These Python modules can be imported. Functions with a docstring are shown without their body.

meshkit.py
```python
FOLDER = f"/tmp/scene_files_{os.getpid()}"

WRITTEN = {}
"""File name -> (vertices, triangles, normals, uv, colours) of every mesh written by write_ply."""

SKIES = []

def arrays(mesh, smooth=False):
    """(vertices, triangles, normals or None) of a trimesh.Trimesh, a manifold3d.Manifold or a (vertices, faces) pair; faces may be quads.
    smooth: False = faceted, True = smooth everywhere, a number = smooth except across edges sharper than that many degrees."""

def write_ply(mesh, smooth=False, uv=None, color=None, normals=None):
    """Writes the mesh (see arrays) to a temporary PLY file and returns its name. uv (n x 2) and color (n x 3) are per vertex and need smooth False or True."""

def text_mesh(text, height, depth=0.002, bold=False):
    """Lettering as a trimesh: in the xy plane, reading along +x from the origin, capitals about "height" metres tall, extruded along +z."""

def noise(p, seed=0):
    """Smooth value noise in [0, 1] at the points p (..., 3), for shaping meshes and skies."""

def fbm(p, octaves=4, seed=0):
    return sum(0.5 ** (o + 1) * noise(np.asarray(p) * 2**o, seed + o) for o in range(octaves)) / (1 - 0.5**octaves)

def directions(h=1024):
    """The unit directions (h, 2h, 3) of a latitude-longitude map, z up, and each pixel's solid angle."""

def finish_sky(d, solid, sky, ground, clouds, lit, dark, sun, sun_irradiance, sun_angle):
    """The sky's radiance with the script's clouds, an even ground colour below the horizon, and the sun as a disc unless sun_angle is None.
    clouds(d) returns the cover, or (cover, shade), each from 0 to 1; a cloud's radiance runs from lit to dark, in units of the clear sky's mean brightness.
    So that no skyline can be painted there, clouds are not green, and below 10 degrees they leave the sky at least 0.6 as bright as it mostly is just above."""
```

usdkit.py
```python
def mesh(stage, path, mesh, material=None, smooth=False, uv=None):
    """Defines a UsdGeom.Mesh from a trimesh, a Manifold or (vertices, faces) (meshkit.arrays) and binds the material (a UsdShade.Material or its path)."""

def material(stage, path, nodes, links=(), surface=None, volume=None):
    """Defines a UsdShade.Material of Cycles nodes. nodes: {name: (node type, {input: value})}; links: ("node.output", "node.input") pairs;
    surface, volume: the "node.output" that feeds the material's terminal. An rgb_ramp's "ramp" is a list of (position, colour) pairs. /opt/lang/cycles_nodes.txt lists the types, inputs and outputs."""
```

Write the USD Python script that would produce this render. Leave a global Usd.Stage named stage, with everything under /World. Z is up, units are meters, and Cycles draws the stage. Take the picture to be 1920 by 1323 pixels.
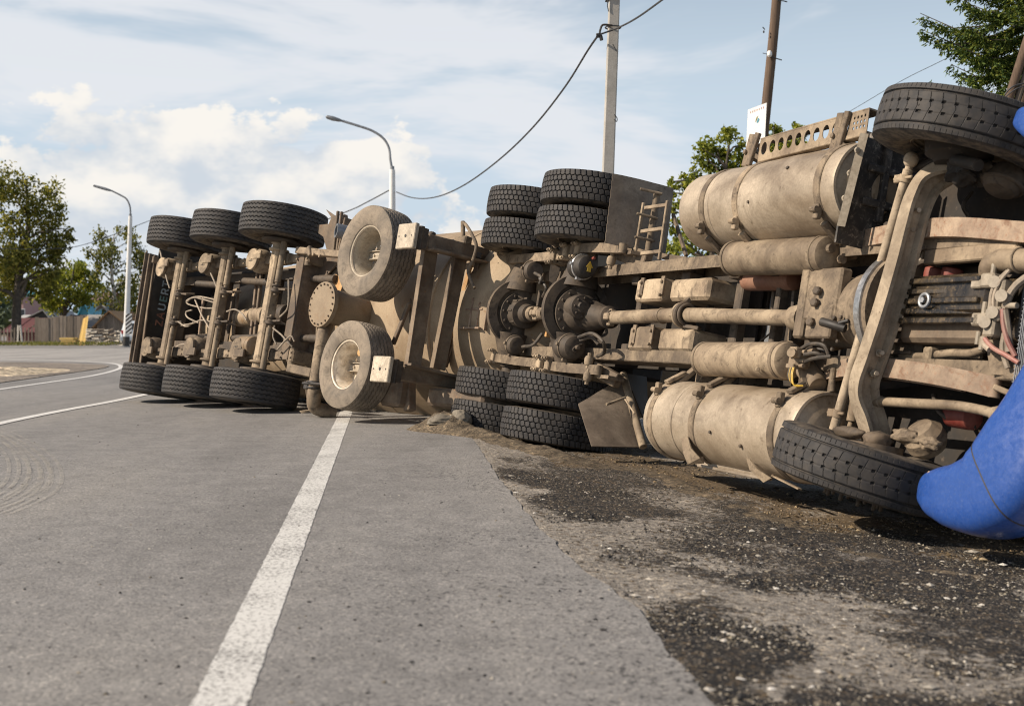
import math, random
import numpy as np
import trimesh
import shapely.geometry as sg
import meshkit, usdkit
from pxr import Usd, UsdGeom, UsdLux, UsdShade, Gf, Sdf, Vt

stage = Usd.Stage.CreateInMemory()
UsdGeom.SetStageUpAxis(stage, 'Z'); UsdGeom.SetStageMetersPerUnit(stage, 1.0)
UsdGeom.Xform.Define(stage, '/World'); UsdGeom.Scope.Define(stage, '/World/Looks')
random.seed(7); rng = np.random.default_rng(7)

# ------------------------------------------------------------------ camera, sky, sun
F, XC, HY, EYE = 2300.0, 960.0, 616.0, 1.0          # focal length in photograph pixels, centre column, horizon row, eye height
cam = UsdGeom.Camera.Define(stage, '/World/camera')
cam.CreateHorizontalApertureAttr(36.0); cam.CreateVerticalApertureAttr(36.0 * 705 / 1024)
cam.CreateFocalLengthAttr(36.0 * F / 1920)
cam.CreateVerticalApertureOffsetAttr(-36.0 * 45.5 / 1920)
cam.CreateClippingRangeAttr(Gf.Vec2f(0.05, 3000))
cam.CreateFStopAttr(3.0); cam.CreateFocusDistanceAttr(10.5)
cam.AddTranslateOp().Set(Gf.Vec3d(0, 0, EYE)); cam.AddRotateXOp().Set(90.0)
cam.CreateExposureAttr(0.32)

SUN_EL, SUN_AZ = math.radians(35), math.atan2(-0.975, -0.20)
sdir = np.array([math.sin(SUN_AZ) * math.cos(SUN_EL), math.cos(SUN_AZ) * math.cos(SUN_EL), math.sin(SUN_EL)])
sun = UsdLux.DistantLight.Define(stage, '/World/sun')
sun.CreateNormalizeAttr(True); sun.CreateIntensityAttr(1.25); sun.CreateAngleAttr(0.5); sun.CreateColorAttr(Gf.Vec3f(1.0, 0.875, 0.73))
zax = sdir; xax = np.cross([0, 0, 1.0], zax); xax /= np.linalg.norm(xax); yax = np.cross(zax, xax)
sun.AddTransformOp().Set(Gf.Matrix4d(*xax, 0, *yax, 0, *zax, 0, 0, 0, 0, 1))

SKY_STRENGTH = 0.078
sky_nodes = {
    's': ('sky_texture', {'sky_type': 'single_scattering', 'sun_disc': False, 'sun_elevation': SUN_EL, 'sun_rotation': SUN_AZ, 'aerosol_density': 1.3}),
    'g': ('geometry', {}),
    # high streaky veil
    'm1': ('mapping', {'scale': (1.6, 1.6, 7.0), 'rotation': (0.05, 0.10, 0.0), 'location': (3.1, 0.7, 0.27)}),
    'n1': ('noise_texture', {'scale': 1.9, 'detail': 7, 'roughness': 0.56, 'distortion': 0.35}),
    'r1': ('map_range', {'range_type': 'smoothstep', 'from_min': 0.46, 'from_max': 0.62, 'to_min': 0.06, 'to_max': 0.86}),
    'c4': ('vector_math', {'math_type': 'subtract', 'vector2': (-0.30, 0.93, 0.235)}), 'cs4': ('vector_math', {'math_type': 'multiply', 'vector2': (2.3, 1.6, 9.5)}), 'cl4': ('vector_math', {'math_type': 'length'}),
    'cr4': ('map_range', {'range_type': 'smoothstep', 'from_min': 0.25, 'from_max': 1.15, 'to_min': 0.13, 'to_max': -0.02}), 'ca4': ('math', {'math_type': 'add'}),
    'vf': ('map_range', {'range_type': 'smoothstep', 'from_min': 0.26, 'from_max': 0.50, 'to_min': 1.0, 'to_max': 0.10}),
    'vm': ('math', {'math_type': 'multiply'}),
    # cumulus bank low over the village
    'c': ('vector_math', {'math_type': 'subtract', 'vector2': (-0.232, 0.955, 0.106)}),
    'cs': ('vector_math', {'math_type': 'multiply', 'vector2': (6.4, 3.0, 15.5)}),
    'cl': ('vector_math', {'math_type': 'length'}),
    'm2': ('mapping', {'scale': (1.0, 1.0, 1.55), 'location': (0.3, 0.0, 0.16)}),
    'n2': ('noise_texture', {'scale': 17.0, 'detail': 6, 'roughness': 0.55}),
    'n2s': ('math', {'math_type': 'multiply_add', 'value2': 2.6, 'value3': -1.08}),
    'cd': ('math', {'math_type': 'subtract'}),
    'r2': ('map_range', {'range_type': 'smoothstep', 'from_min': -0.90, 'from_max': -0.74, 'to_min': 0.0, 'to_max': 0.96}),
    # light and dark parts of the cumulus (same noise looked up a little towards the sun)
    'm3': ('mapping', {'scale': (1.0, 1.0, 1.55), 'location': (0.285, 0.0, 0.197)}),
    'n3': ('noise_texture', {'scale': 17.0, 'detail': 4, 'roughness': 0.5}),
    'dl': ('math', {'math_type': 'subtract'}),
    'sz': ('separate_xyz', {}),
    'zz': ('map_range', {'from_min': 0.06, 'from_max': 0.17, 'to_min': -0.13, 'to_max': 0.10}),
    'dz': ('math', {'math_type': 'add'}),
    'r3': ('map_range', {'range_type': 'smoothstep', 'from_min': -0.20, 'from_max': 0.20, 'to_min': 0.0, 'to_max': 1.0}),
    'cc': ('mix_color', {'a': (6.5, 7.1, 7.8), 'b': (9.9, 9.5, 8.9)}),
    'veil': ('mix_color', {'b': (8.3, 8.5, 8.9)}),
    'haze': ('map_range', {'range_type': 'smoothstep', 'from_min': 0.14, 'from_max': 0.42, 'to_min': 0.97, 'to_max': 0.06}),
    'hz': ('mix_color', {'b': (6.0, 7.2, 8.3)}),
    'out': ('mix_color', {}),
    'bg': ('background_shader', {'strength': SKY_STRENGTH}),
}
sky_links = [('g.position', 'm1.vector'), ('m1.vector', 'n1.vector'), ('g.position', 'c4.vector1'), ('c4.vector', 'cs4.vector1'), ('cs4.vector', 'cl4.vector1'), ('cl4.value', 'cr4.value'), ('n1.fac', 'ca4.value1'), ('cr4.result', 'ca4.value2'), ('ca4.value', 'r1.value'),
    ('g.position', 'c.vector1'), ('c.vector', 'cs.vector1'), ('cs.vector', 'cl.vector1'),
    ('g.position', 'm2.vector'), ('m2.vector', 'n2.vector'), ('n2.fac', 'n2s.value1'), ('n2s.value', 'cd.value1'),
    ('cl.value', 'cd.value2'), ('cd.value', 'r2.value'),
    ('g.position', 'm3.vector'), ('m3.vector', 'n3.vector'), ('n2.fac', 'dl.value1'), ('n3.fac', 'dl.value2'),
    ('g.position', 'sz.vector'), ('sz.z', 'zz.value'), ('dl.value', 'dz.value1'), ('zz.result', 'dz.value2'), ('dz.value', 'r3.value'),
    ('r3.result', 'cc.fac'), ('sz.z', 'haze.value'), ('haze.result', 'hz.fac'), ('s.color', 'hz.a'),
    ('hz.result', 'veil.a'), ('sz.z', 'vf.value'), ('r1.result', 'vm.value1'), ('vf.result', 'vm.value2'), ('vm.value', 'veil.fac'), ('veil.result', 'out.a'), ('cc.result', 'out.b'), ('r2.result', 'out.fac'),
    ('out.result', 'bg.color')]
sky_mat = usdkit.material(stage, '/World/Looks/sky_air', sky_nodes, sky_links, surface='bg.background')
dome = UsdLux.DomeLight.Define(stage, '/World/sky')
UsdShade.MaterialBindingAPI.Apply(dome.GetPrim()).Bind(sky_mat)
dome.GetPrim().SetCustomDataByKey('kind', 'structure'); dome.GetPrim().SetCustomDataByKey('label', 'pale blue summer sky with white clouds'); dome.GetPrim().SetCustomDataByKey('category', 'sky')

def at(x, y, Y):
    """The point that the photograph shows at pixel x, y at Y metres ahead."""
    return np.array([(x - XC) / F * Y, Y, EYE - (y - HY) / F * Y])
def on_ground(x, y, z=0.0):
    Y = (EYE - z) * F / (y - HY)
    return np.array([(x - XC) / F * Y, Y, z])

# ------------------------------------------------------------------ materials
def mat(name, nodes, links, surface): return usdkit.material(stage, '/World/Looks/' + name, nodes, links, surface=surface)
def rubber(name, tread, tread2, dust, amount):
    n = {'g': ('texture_coordinate', {}), 'o': ('object_info', {}), 'rs': ('math', {'math_type': 'multiply', 'value2': 53.0}), 'cx': ('combine_xyz', {}), 'ad': ('vector_math', {'math_type': 'add'}),
         'fl': ('vector_math', {'math_type': 'multiply', 'vector2': (1.0, 1.0, 0.0)}), 'ln': ('vector_math', {'math_type': 'length'}), 'rm': ('map_range', {'range_type': 'smoothstep', 'from_min': 0.470, 'from_max': 0.512, 'to_min': amount, 'to_max': amount * 0.16}),
         'a': ('noise_texture', {'scale': 7.0, 'detail': 6, 'roughness': 0.68, 'distortion': 0.6}), 'r': ('rgb_ramp', {'ramp': [(0.35, tread), (0.65, tread2)]}), 'b': ('noise_texture', {'scale': 16.0, 'detail': 6, 'roughness': 0.7}),
         'br': ('map_range', {'range_type': 'smoothstep', 'from_min': 0.36, 'from_max': 0.66}), 'mu': ('math', {'math_type': 'multiply'}), 'm': ('mix_color', {'b': dust}), 'w': ('noise_texture', {'scale': 90.0, 'detail': 4, 'roughness': 0.7}), 'bu': ('bump', {'strength': 0.25, 'distance': 0.002}), 'p': ('principled_bsdf', {'roughness': 0.74})}
    return mat(name, n, [('o.random', 'rs.value1'), ('rs.value', 'cx.x'), ('rs.value', 'cx.y'), ('g.object', 'ad.vector1'), ('cx.vector', 'ad.vector2'), ('ad.vector', 'a.vector'), ('ad.vector', 'b.vector'), ('ad.vector', 'w.vector'), ('g.object', 'fl.vector1'), ('fl.vector', 'ln.vector1'), ('ln.value', 'rm.value'),
        ('a.fac', 'r.fac'), ('b.fac', 'br.value'), ('br.result', 'mu.value1'), ('rm.result', 'mu.value2'), ('mu.value', 'm.fac'), ('r.color', 'm.a'), ('m.result', 'p.base_color'), ('w.fac', 'bu.height'), ('bu.normal', 'p.normal')], 'p.BSDF')
def dirty(name, c1, c2, c3=None, scale=3.0, fine=45.0, spots=0.0, rough=0.75, bump=0.25, metallic=0.0, spec=0.5, dist=0.004, lo=0.35, hi=0.65):
    """Grimy surface: two broad tones, a fine grain and sharp spots of c3."""
    c3 = c3 or tuple(0.35 * x for x in c2)
    n = {'g': ('texture_coordinate', {}),
         'a': ('noise_texture', {'scale': scale, 'detail': 6, 'roughness': 0.62, 'distortion': 0.4}),
         'r': ('rgb_ramp', {'ramp': [(lo, c1), (hi, c2)]}),
         'b': ('noise_texture', {'scale': fine, 'detail': 5, 'roughness': 0.7}),
         'br': ('map_range', {'from_min': 0.30, 'from_max': 0.70, 'to_min': 0.84, 'to_max': 1.16}),
         'm': ('mix_color', {'blend_type': 'multiply', 'fac': 1.0, 'use_clamp': False}),
         'cb': ('combine_color', {}), 'oi': ('object_info', {}), 'om': ('map_range', {'to_min': 0.66, 'to_max': 1.14}), 'ob': ('math', {'math_type': 'multiply'}),
         's': ('noise_texture', {'scale': scale * 9.0, 'detail': 5, 'roughness': 0.72}),
         'sr': ('map_range', {'range_type': 'smoothstep', 'from_min': 0.635 - 0.26 * spots, 'from_max': 0.72 - 0.22 * spots, 'to_min': 0.0, 'to_max': 0.8 if spots > 0 else 0.0}),
         'sq': ('map_range', {'range_type': 'smoothstep', 'from_min': 0.40, 'from_max': 0.60, 'to_min': 0.05}), 'sm': ('math', {'math_type': 'multiply'}),
         'm2': ('mix_color', {'b': c3}),
         'q': ('noise_texture', {'scale': scale * 2.7, 'detail': 7, 'roughness': 0.68, 'distortion': 0.8}),
         'qr': ('map_range', {'range_type': 'smoothstep', 'from_min': 0.47, 'from_max': 0.70, 'to_min': 0.0, 'to_max': min(0.85, spots * 2.6)}),
         'm3': ('mix_color', {'b': tuple(0.5 * (x + y) * 0.75 for x, y in zip(c3, c1))}),
         'rr': ('map_range', {'from_min': 0.3, 'from_max': 0.7, 'to_min': max(0.05, rough - 0.14), 'to_max': min(1.0, rough + 0.14)}),
         'bu': ('bump', {'strength': bump, 'distance': dist}),
         'p': ('principled_bsdf', {'metallic': metallic, 'specular_ior_level': spec})}
    l = [('g.object', 'a.vector'), ('a.fac', 'r.fac'), ('g.object', 'b.vector'), ('b.fac', 'br.value'), ('oi.random', 'om.value'), ('om.result', 'ob.value1'), ('br.result', 'ob.value2'), ('ob.value', 'cb.r'), ('ob.value', 'cb.g'), ('ob.value', 'cb.b'),
         ('r.color', 'm.a'), ('cb.color', 'm.b'), ('g.object', 's.vector'), ('s.fac', 'sr.value'), ('q.fac', 'sq.value'), ('sr.result', 'sm.value1'), ('sq.result', 'sm.value2'), ('sm.value', 'm2.fac'), ('m.result', 'm2.a'),
         ('g.object', 'q.vector'), ('q.fac', 'qr.value'), ('qr.result', 'm3.fac'), ('m2.result', 'm3.a'), ('m3.result', 'p.base_color'), ('a.fac', 'rr.value'), ('rr.result', 'p.roughness'), ('b.fac', 'bu.height'), ('bu.normal', 'p.normal')]
    return mat(name, n, l, 'p.BSDF')

M = {}
M['dust'] = dirty('dusty_steel', (0.190, 0.138, 0.088), (0.40, 0.312, 0.210), (0.055, 0.040, 0.027), scale=2.6, spots=0.30, rough=0.8, lo=0.38, hi=0.62)
M['dust_dark'] = dirty('dusty_dark_steel', (0.054, 0.040, 0.028), (0.144, 0.107, 0.072), (0.027, 0.020, 0.015), scale=4.0, spots=0.30, rough=0.75)
M['axle'] = dirty('pale_caked_mud', (0.32, 0.247, 0.168), (0.56, 0.452, 0.322), (0.11, 0.075, 0.05), scale=5.0, spots=0.26, rough=0.88, bump=0.5)
M['frame'] = dirty('dusty_chassis_paint', (0.135, 0.098, 0.064), (0.315, 0.242, 0.162), (0.04, 0.03, 0.021), scale=4.0, spots=0.33, rough=0.82, lo=0.38, hi=0.64)
M['trailer_paint'] = dirty('dusty_brown_paint', (0.095, 0.069, 0.047), (0.235, 0.178, 0.122), (0.26, 0.12, 0.045), scale=3.0, spots=0.17, rough=0.82, lo=0.38, hi=0.62)
M['tank'] = dirty('dusty_tank_skin', (0.275, 0.200, 0.122), (0.44, 0.338, 0.222), (0.25, 0.13, 0.05), scale=1.3, spots=0.19, rough=0.74, fine=70, lo=0.38, hi=0.62)
M['guard'] = dirty('grey_brown_guard_steel', (0.135, 0.103, 0.074), (0.27, 0.215, 0.158), (0.06, 0.045, 0.032), scale=2.4, spots=0.2, rough=0.8, lo=0.38, hi=0.62)
M['alu'] = dirty('dusty_aluminium', (0.235, 0.180, 0.122), (0.45, 0.370, 0.272), (0.15, 0.108, 0.068), scale=1.4, spots=0.20, rough=0.44, metallic=0.25, fine=60, bump=0.08, lo=0.36, hi=0.62)
M['rust'] = dirty('rusty_spring_leaf', (0.215, 0.150, 0.102), (0.36, 0.275, 0.195), (0.22, 0.085, 0.035), scale=5.0, spots=0.33, rough=0.8)
M['orange'] = dirty('orange_rusty_paint', (0.42, 0.20, 0.06), (0.52, 0.34, 0.16), None, scale=8, spots=0.2, rough=0.8)
M['black'] = dirty('grimy_black', (0.012, 0.011, 0.010), (0.045, 0.037, 0.029), (0.12, 0.09, 0.06), scale=5, spots=0.12, rough=0.6)
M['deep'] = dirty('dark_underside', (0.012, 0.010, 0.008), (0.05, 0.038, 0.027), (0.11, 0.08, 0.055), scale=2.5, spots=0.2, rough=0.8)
M['oily'] = dirty('oily_black_alloy', (0.010, 0.009, 0.008), (0.062, 0.046, 0.030), (0.27, 0.19, 0.10), scale=6, spots=0.30, rough=0.30, bump=0.5)
M['chrome'] = dirty('scuffed_bright_metal', (0.55, 0.53, 0.50), (0.70, 0.68, 0.65), (0.12, 0.1, 0.08), scale=9, spots=0.35, rough=0.35, metallic=0.8)
M['liner'] = dirty('mud_splashed_liner', (0.018, 0.017, 0.016), (0.06, 0.052, 0.045), (0.36, 0.31, 0.25), scale=3.5, spots=0.36, rough=0.7)
M['blue'] = dirty('scuffed_blue_plastic', (0.018, 0.062, 0.25), (0.021, 0.070, 0.275), (0.30, 0.36, 0.52), scale=24.0, fine=200, spots=0.075, rough=0.30, bump=0.015)
M['red'] = dirty('dusty_red', (0.16, 0.022, 0.016), (0.26, 0.08, 0.055), None, scale=7, rough=0.6)
M['terracotta'] = dirty('dusty_red_oxide', (0.30, 0.13, 0.075), (0.36, 0.19, 0.12), None, scale=5, rough=0.7)
M['yellow'] = dirty('yellow_plastic', (0.55, 0.33, 0.03), (0.62, 0.42, 0.06), None, scale=9, rough=0.5)
M['hose'] = dirty('dusty_grey_hose', (0.20, 0.16, 0.115), (0.40, 0.33, 0.25), None, scale=9, rough=0.7)
M['hose_dark'] = dirty('dusty_black_hose', (0.03, 0.026, 0.021), (0.11, 0.085, 0.06), None, scale=9, rough=0.6)
M['hose_red'] = dirty('faded_red_hose', (0.26, 0.07, 0.055), (0.36, 0.20, 0.155), None, scale=9, rough=0.6)
M['pale'] = dirty('dusty_pale_alloy', (0.33, 0.275, 0.20), (0.52, 0.445, 0.34), (0.2, 0.15, 0.10), scale=9, spots=0.25, rough=0.65)
M['rim'] = dirty('dusty_cream_wheel_paint', (0.46, 0.375, 0.265), (0.76, 0.68, 0.55), (0.28, 0.16, 0.07), scale=5, spots=0.2, rough=0.55)
M['rim_grey'] = dirty('dusty_grey_wheel_paint', (0.30, 0.25, 0.18), (0.46, 0.39, 0.29), (0.12, 0.09, 0.06), scale=4, spots=0.2, rough=0.65)
M['tyre'] = rubber('tyre_rubber', (0.011, 0.0105, 0.011), (0.031, 0.029, 0.029), (0.17, 0.135, 0.095), 0.85)
M['tyre_dusty'] = dirty('dusty_spare_rubber', (0.10, 0.082, 0.062), (0.24, 0.195, 0.145), (0.06, 0.05, 0.04), scale=3.2, fine=80, spots=0.22, rough=0.85, bump=0.3, dist=0.002)
M['white'] = dirty('white_paint', (0.70, 0.69, 0.66), (0.80, 0.79, 0.76), None, scale=3, rough=0.6)
M['white_letters'] = dirty('pale_letters', (0.28, 0.33, 0.35), (0.42, 0.48, 0.50), (0.05, 0.05, 0.05), spots=0.3, scale=5, rough=0.7)
M['teal_letters'] = dirty('teal_letters', (0.16, 0.27, 0.25), (0.20, 0.32, 0.30), None, scale=12, rough=0.7)
M['orange_letters'] = dirty('orange_letters', (0.24, 0.10, 0.06), (0.34, 0.16, 0.10), (0.04, 0.03, 0.03), spots=0.4, scale=5, rough=0.7)

# ------------------------------------------------------------------ scene helpers
taken = {}
def numbered(path):
    k = taken.get(path, 0); taken[path] = k + 1
    return path if k == 0 else f'{path}_{k:03d}'
def tag(p, label=None, cat=None, group=None, kind=None):
    prim = p.GetPrim() if hasattr(p, 'GetPrim') else p
    for k, v in (('label', label), ('category', cat), ('group', group), ('kind', kind)):
        if v: prim.SetCustomDataByKey(k, v)
    return prim
def thing(name, label, cat, loc=(0, 0, 0), group=None, matrix=None):
    x = UsdGeom.Xform.Define(stage, numbered('/World/' + name))
    if matrix is not None: x.AddTransformOp().Set(matrix)
    else: x.AddTranslateOp().Set(Gf.Vec3d(*map(float, loc)))
    tag(x, label, cat, group); x._loc = np.array(loc, float) if matrix is None else None
    return x
def to_mesh(m):
    if isinstance(m, (list, tuple)) and not (len(m) == 2 and isinstance(m[0], np.ndarray) and m[0].ndim == 2 and np.asarray(m[1]).dtype.kind == 'i'):
        vs, fs, o = [], [], 0
        for k in m:
            v, f = to_mesh(k); vs.append(v); fs.append(f + o); o += len(v)
        return np.vstack(vs), np.vstack(fs)
    if isinstance(m, trimesh.Trimesh): return np.asarray(m.vertices, float), np.asarray(m.faces)
    if hasattr(m, 'to_mesh'):
        k = m.to_mesh(); return np.asarray(k.vert_properties[:, :3], float), np.asarray(k.tri_verts)
    v, f = np.asarray(m[0], float), np.asarray(m[1])
    if f.shape[1] == 4: f = np.vstack([f[:, [0, 1, 2]], f[:, [0, 2, 3]]])
    return v, f
VEHICLE = set()
def flatten(m):
    if isinstance(m, list): return [x for k in m for x in flatten(k)]
    return [to_mesh(m)]
def clusters(m, eps=0.006):
    """Pieces that touch stay together; pieces that stand apart become parts of their own."""
    g = flatten(m); lo = np.array([v.min(0) for v, _ in g]) - eps; hi = np.array([v.max(0) for v, _ in g]) + eps; lab = list(range(len(g)))
    def root(i):
        while lab[i] != i: i = lab[i]
        return i
    for i in range(len(g)):
        for j in range(i):
            if (lo[i] < hi[j]).all() and (lo[j] < hi[i]).all(): lab[root(i)] = root(j)
    out = {}
    for i in range(len(g)): out.setdefault(root(i), []).append(g[i])
    return list(out.values())
def obj(name, m, material, parent=None, smooth=False, label=None, cat=None, group=None, kind=None, split=True):
    """One Mesh prim. Parts of a thing made by thing(loc=...) are given in world space; parts of the two vehicles in (u, v, w)."""
    if split and isinstance(m, list) and len(m) > 1:
        first = None
        for g in clusters(m):
            q = obj(name, to_mesh(g), material, parent, smooth, label, cat, group, kind); first = first or q
        return first
    v, f = to_mesh(m)
    base = '/World' if parent is None else str(parent.GetPrim().GetPath())
    if parent is not None:
        top = base.split('/')[2]
        if top in VEHICLE: v = v[:, [1, 0, 2]]; f = f[:, ::-1]
        else:
            loc = stage.GetPrimAtPath('/World/' + top).GetAttribute('xformOp:translate').Get()
            if loc is not None: v = v - np.array(loc)
    p = usdkit.mesh(stage, numbered(base + '/' + name), (v, f), M[material] if isinstance(material, str) else material, smooth=smooth)
    k = 4 if isinstance(material, str) and material.startswith(('leaf', 'needles', 'grass')) else 6 if material in ('stones', 'grit', 'chips') else 0
    if k:   # one random shade for each leaf or stone
        UsdGeom.PrimvarsAPI(p).CreatePrimvar('shade', Sdf.ValueTypeNames.FloatArray, 'vertex').Set(Vt.FloatArray.FromNumpy(np.repeat(np.random.default_rng(len(v)).uniform(0, 1, len(v) // k), k).astype(np.float32)))
    tag(p, label, cat, group, kind)
    return p

# ------------------------------------------------------------------ shapes
def _chamfer():
    q = []
    for s in np.ndindex(2, 2, 2):
        for k in range(3): q.append((s, k))
    pts = np.array([[(1 if s[j] else -1) * (1.0 if j == k else 0.8) for j in range(3)] for s, k in q])
    h = trimesh.convex.convex_hull(pts)
    idx = [int(np.argmin(((pts - v) ** 2).sum(1))) for v in h.vertices]
    return q, np.array(idx)[h.faces]
_CQ, _CF = _chamfer()
def box(c, s, b=0.008, R=None):
    h = np.array(s, float) / 2; b = min(b, 0.3 * h.min())
    v = np.array([[(1 if t[j] else -1) * (h[j] - (0 if j == k else b)) for j in range(3)] for t, k in _CQ])
    if R is not None: v = v @ np.asarray(R).T
    return v + np.array(c, float), _CF.copy()
def frame_of(d, up=(0, 0, 1)):
    d = np.array(d, float); d /= np.linalg.norm(d); up = np.array(up, float)
    s = np.cross(up, d)
    if np.linalg.norm(s) < 1e-6: s = np.cross([1, 0, 0], d)
    s /= np.linalg.norm(s); return np.stack([d, s, np.cross(d, s)], 1)
def bar(p, q, w, h, b=0.008, up=(0, 0, 1)):
    """Box from p to q: w across (perpendicular to up), h along up."""
    p, q = np.array(p, float), np.array(q, float)
    return box((p + q) / 2, (np.linalg.norm(q - p), w, h), b, frame_of(q - p, up))
def lathe(prof, p=(0, 0, 0), axis=(0, 0, 1), n=32, caps=True):
    """prof: (radius, distance along the axis) pairs."""
    prof = np.array(prof, float); R = frame_of(axis)
    a = np.linspace(0, 2 * np.pi, n, endpoint=False); ring = np.stack([np.cos(a), np.sin(a)], 1)
    v = np.concatenate([np.c_[np.full(n, z), r * ring] for r, z in prof]) @ R.T + np.array(p, float)
    i = np.arange(n); j = (i + 1) % n; f = []
    for k in range(len(prof) - 1):
        o = k * n; f += [np.c_[o + i, o + j, o + n + j], np.c_[o + i, o + n + j, o + n + i]]
    if caps:
        for k, flip in ((0, True), (len(prof) - 1, False)):
            if prof[k][0] > 1e-6:
                c = len(v); v = np.vstack([v, np.array(p, float) + R[:, 0] * prof[k][1]])
                t = np.c_[k * n + i, k * n + j, np.full(n, c)]; f.append(t[:, ::-1] if flip else t)
    return v, np.vstack(f)
def rod(p, q, r, r2=None, n=16, b=0.004):
    p, q = np.array(p, float), np.array(q, float); L = np.linalg.norm(q - p); r2 = r if r2 is None else r2; b = min(b, r * 0.4, r2 * 0.4)
    return lathe([(r - b, 0), (r, b), (r2, L - b), (r2 - b, L)], p, q - p, n)
def smooth_path(pts, k=6):
    pts = np.array(pts, float)
    if len(pts) < 3: return pts
    P = np.vstack([2 * pts[0] - pts[1], pts, 2 * pts[-1] - pts[-2]]); out = []
    for i in range(1, len(P) - 2):
        for t in np.linspace(0, 1, k, endpoint=False):
            a, b, c, d = P[i - 1], P[i], P[i + 1], P[i + 2]
            out.append(0.5 * ((2 * b) + (c - a) * t + (2 * a - 5 * b + 4 * c - d) * t * t + (3 * b - a - 3 * c + d) * t ** 3))
    return np.vstack(out + [pts[-1]])
def sweep(pts, section, radius=None, up=None, closed=True):
    """Sweeps a 2-D section (m x 2) along pts; radius scales it per point."""
    pts = np.array(pts, float); n = len(pts); sec = np.array(section, float); m = len(sec)
    t = np.gradient(pts, axis=0); t /= np.linalg.norm(t, axis=1, keepdims=True)
    rad = np.ones(n) if radius is None else np.broadcast_to(radius, n)
    u = np.array(up if up is not None else ([0, 0, 1] if abs(t[0, 2]) < 0.9 else [1, 0, 0]), float); rings = []
    for k in range(n):
        s = np.cross(u, t[k]); s /= np.linalg.norm(s); w = np.cross(t[k], s)
        if up is None: u = w
        rings.append(pts[k] + rad[k] * (sec[:, :1] * s + sec[:, 1:2] * w))
    v = np.vstack(rings); i = np.arange(m); j = (i + 1) % m; f = []
    for k in range(n - 1):
        o = k * m; f += [np.c_[o + i, o + j, o + m + j], np.c_[o + i, o + m + j, o + m + i]]
    c = len(v); v = np.vstack([v, pts[0], pts[-1]])
    f += [np.c_[j, i, np.full(m, c)], np.c_[(n - 1) * m + i, (n - 1) * m + j, np.full(m, c + 1)]]
    return v, np.vstack(f)
def circle(r, n=10): a = np.linspace(0, 2 * np.pi, n, endpoint=False); return np.c_[r * np.cos(a), r * np.sin(a)]
def hose(pts, r, n=8, k=6): return sweep(smooth_path(pts, k), circle(1, n), radius=r)
def plate(poly, t, o, ex, ey, holes=()):
    """A flat sheet: the 2-D outline in the plane o + x*ex + y*ey, t thick towards ex x ey."""
    ex, ey = np.array(ex, float), np.array(ey, float)
    m = trimesh.creation.extrude_polygon(sg.Polygon(poly, holes), t, engine='earcut')
    n = np.cross(ex, ey); n /= np.linalg.norm(n)
    v = np.asarray(m.vertices); return np.array(o, float) + v[:, :1] * ex + v[:, 1:2] * ey + (v[:, 2:] - t / 2) * n, np.asarray(m.faces)
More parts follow.
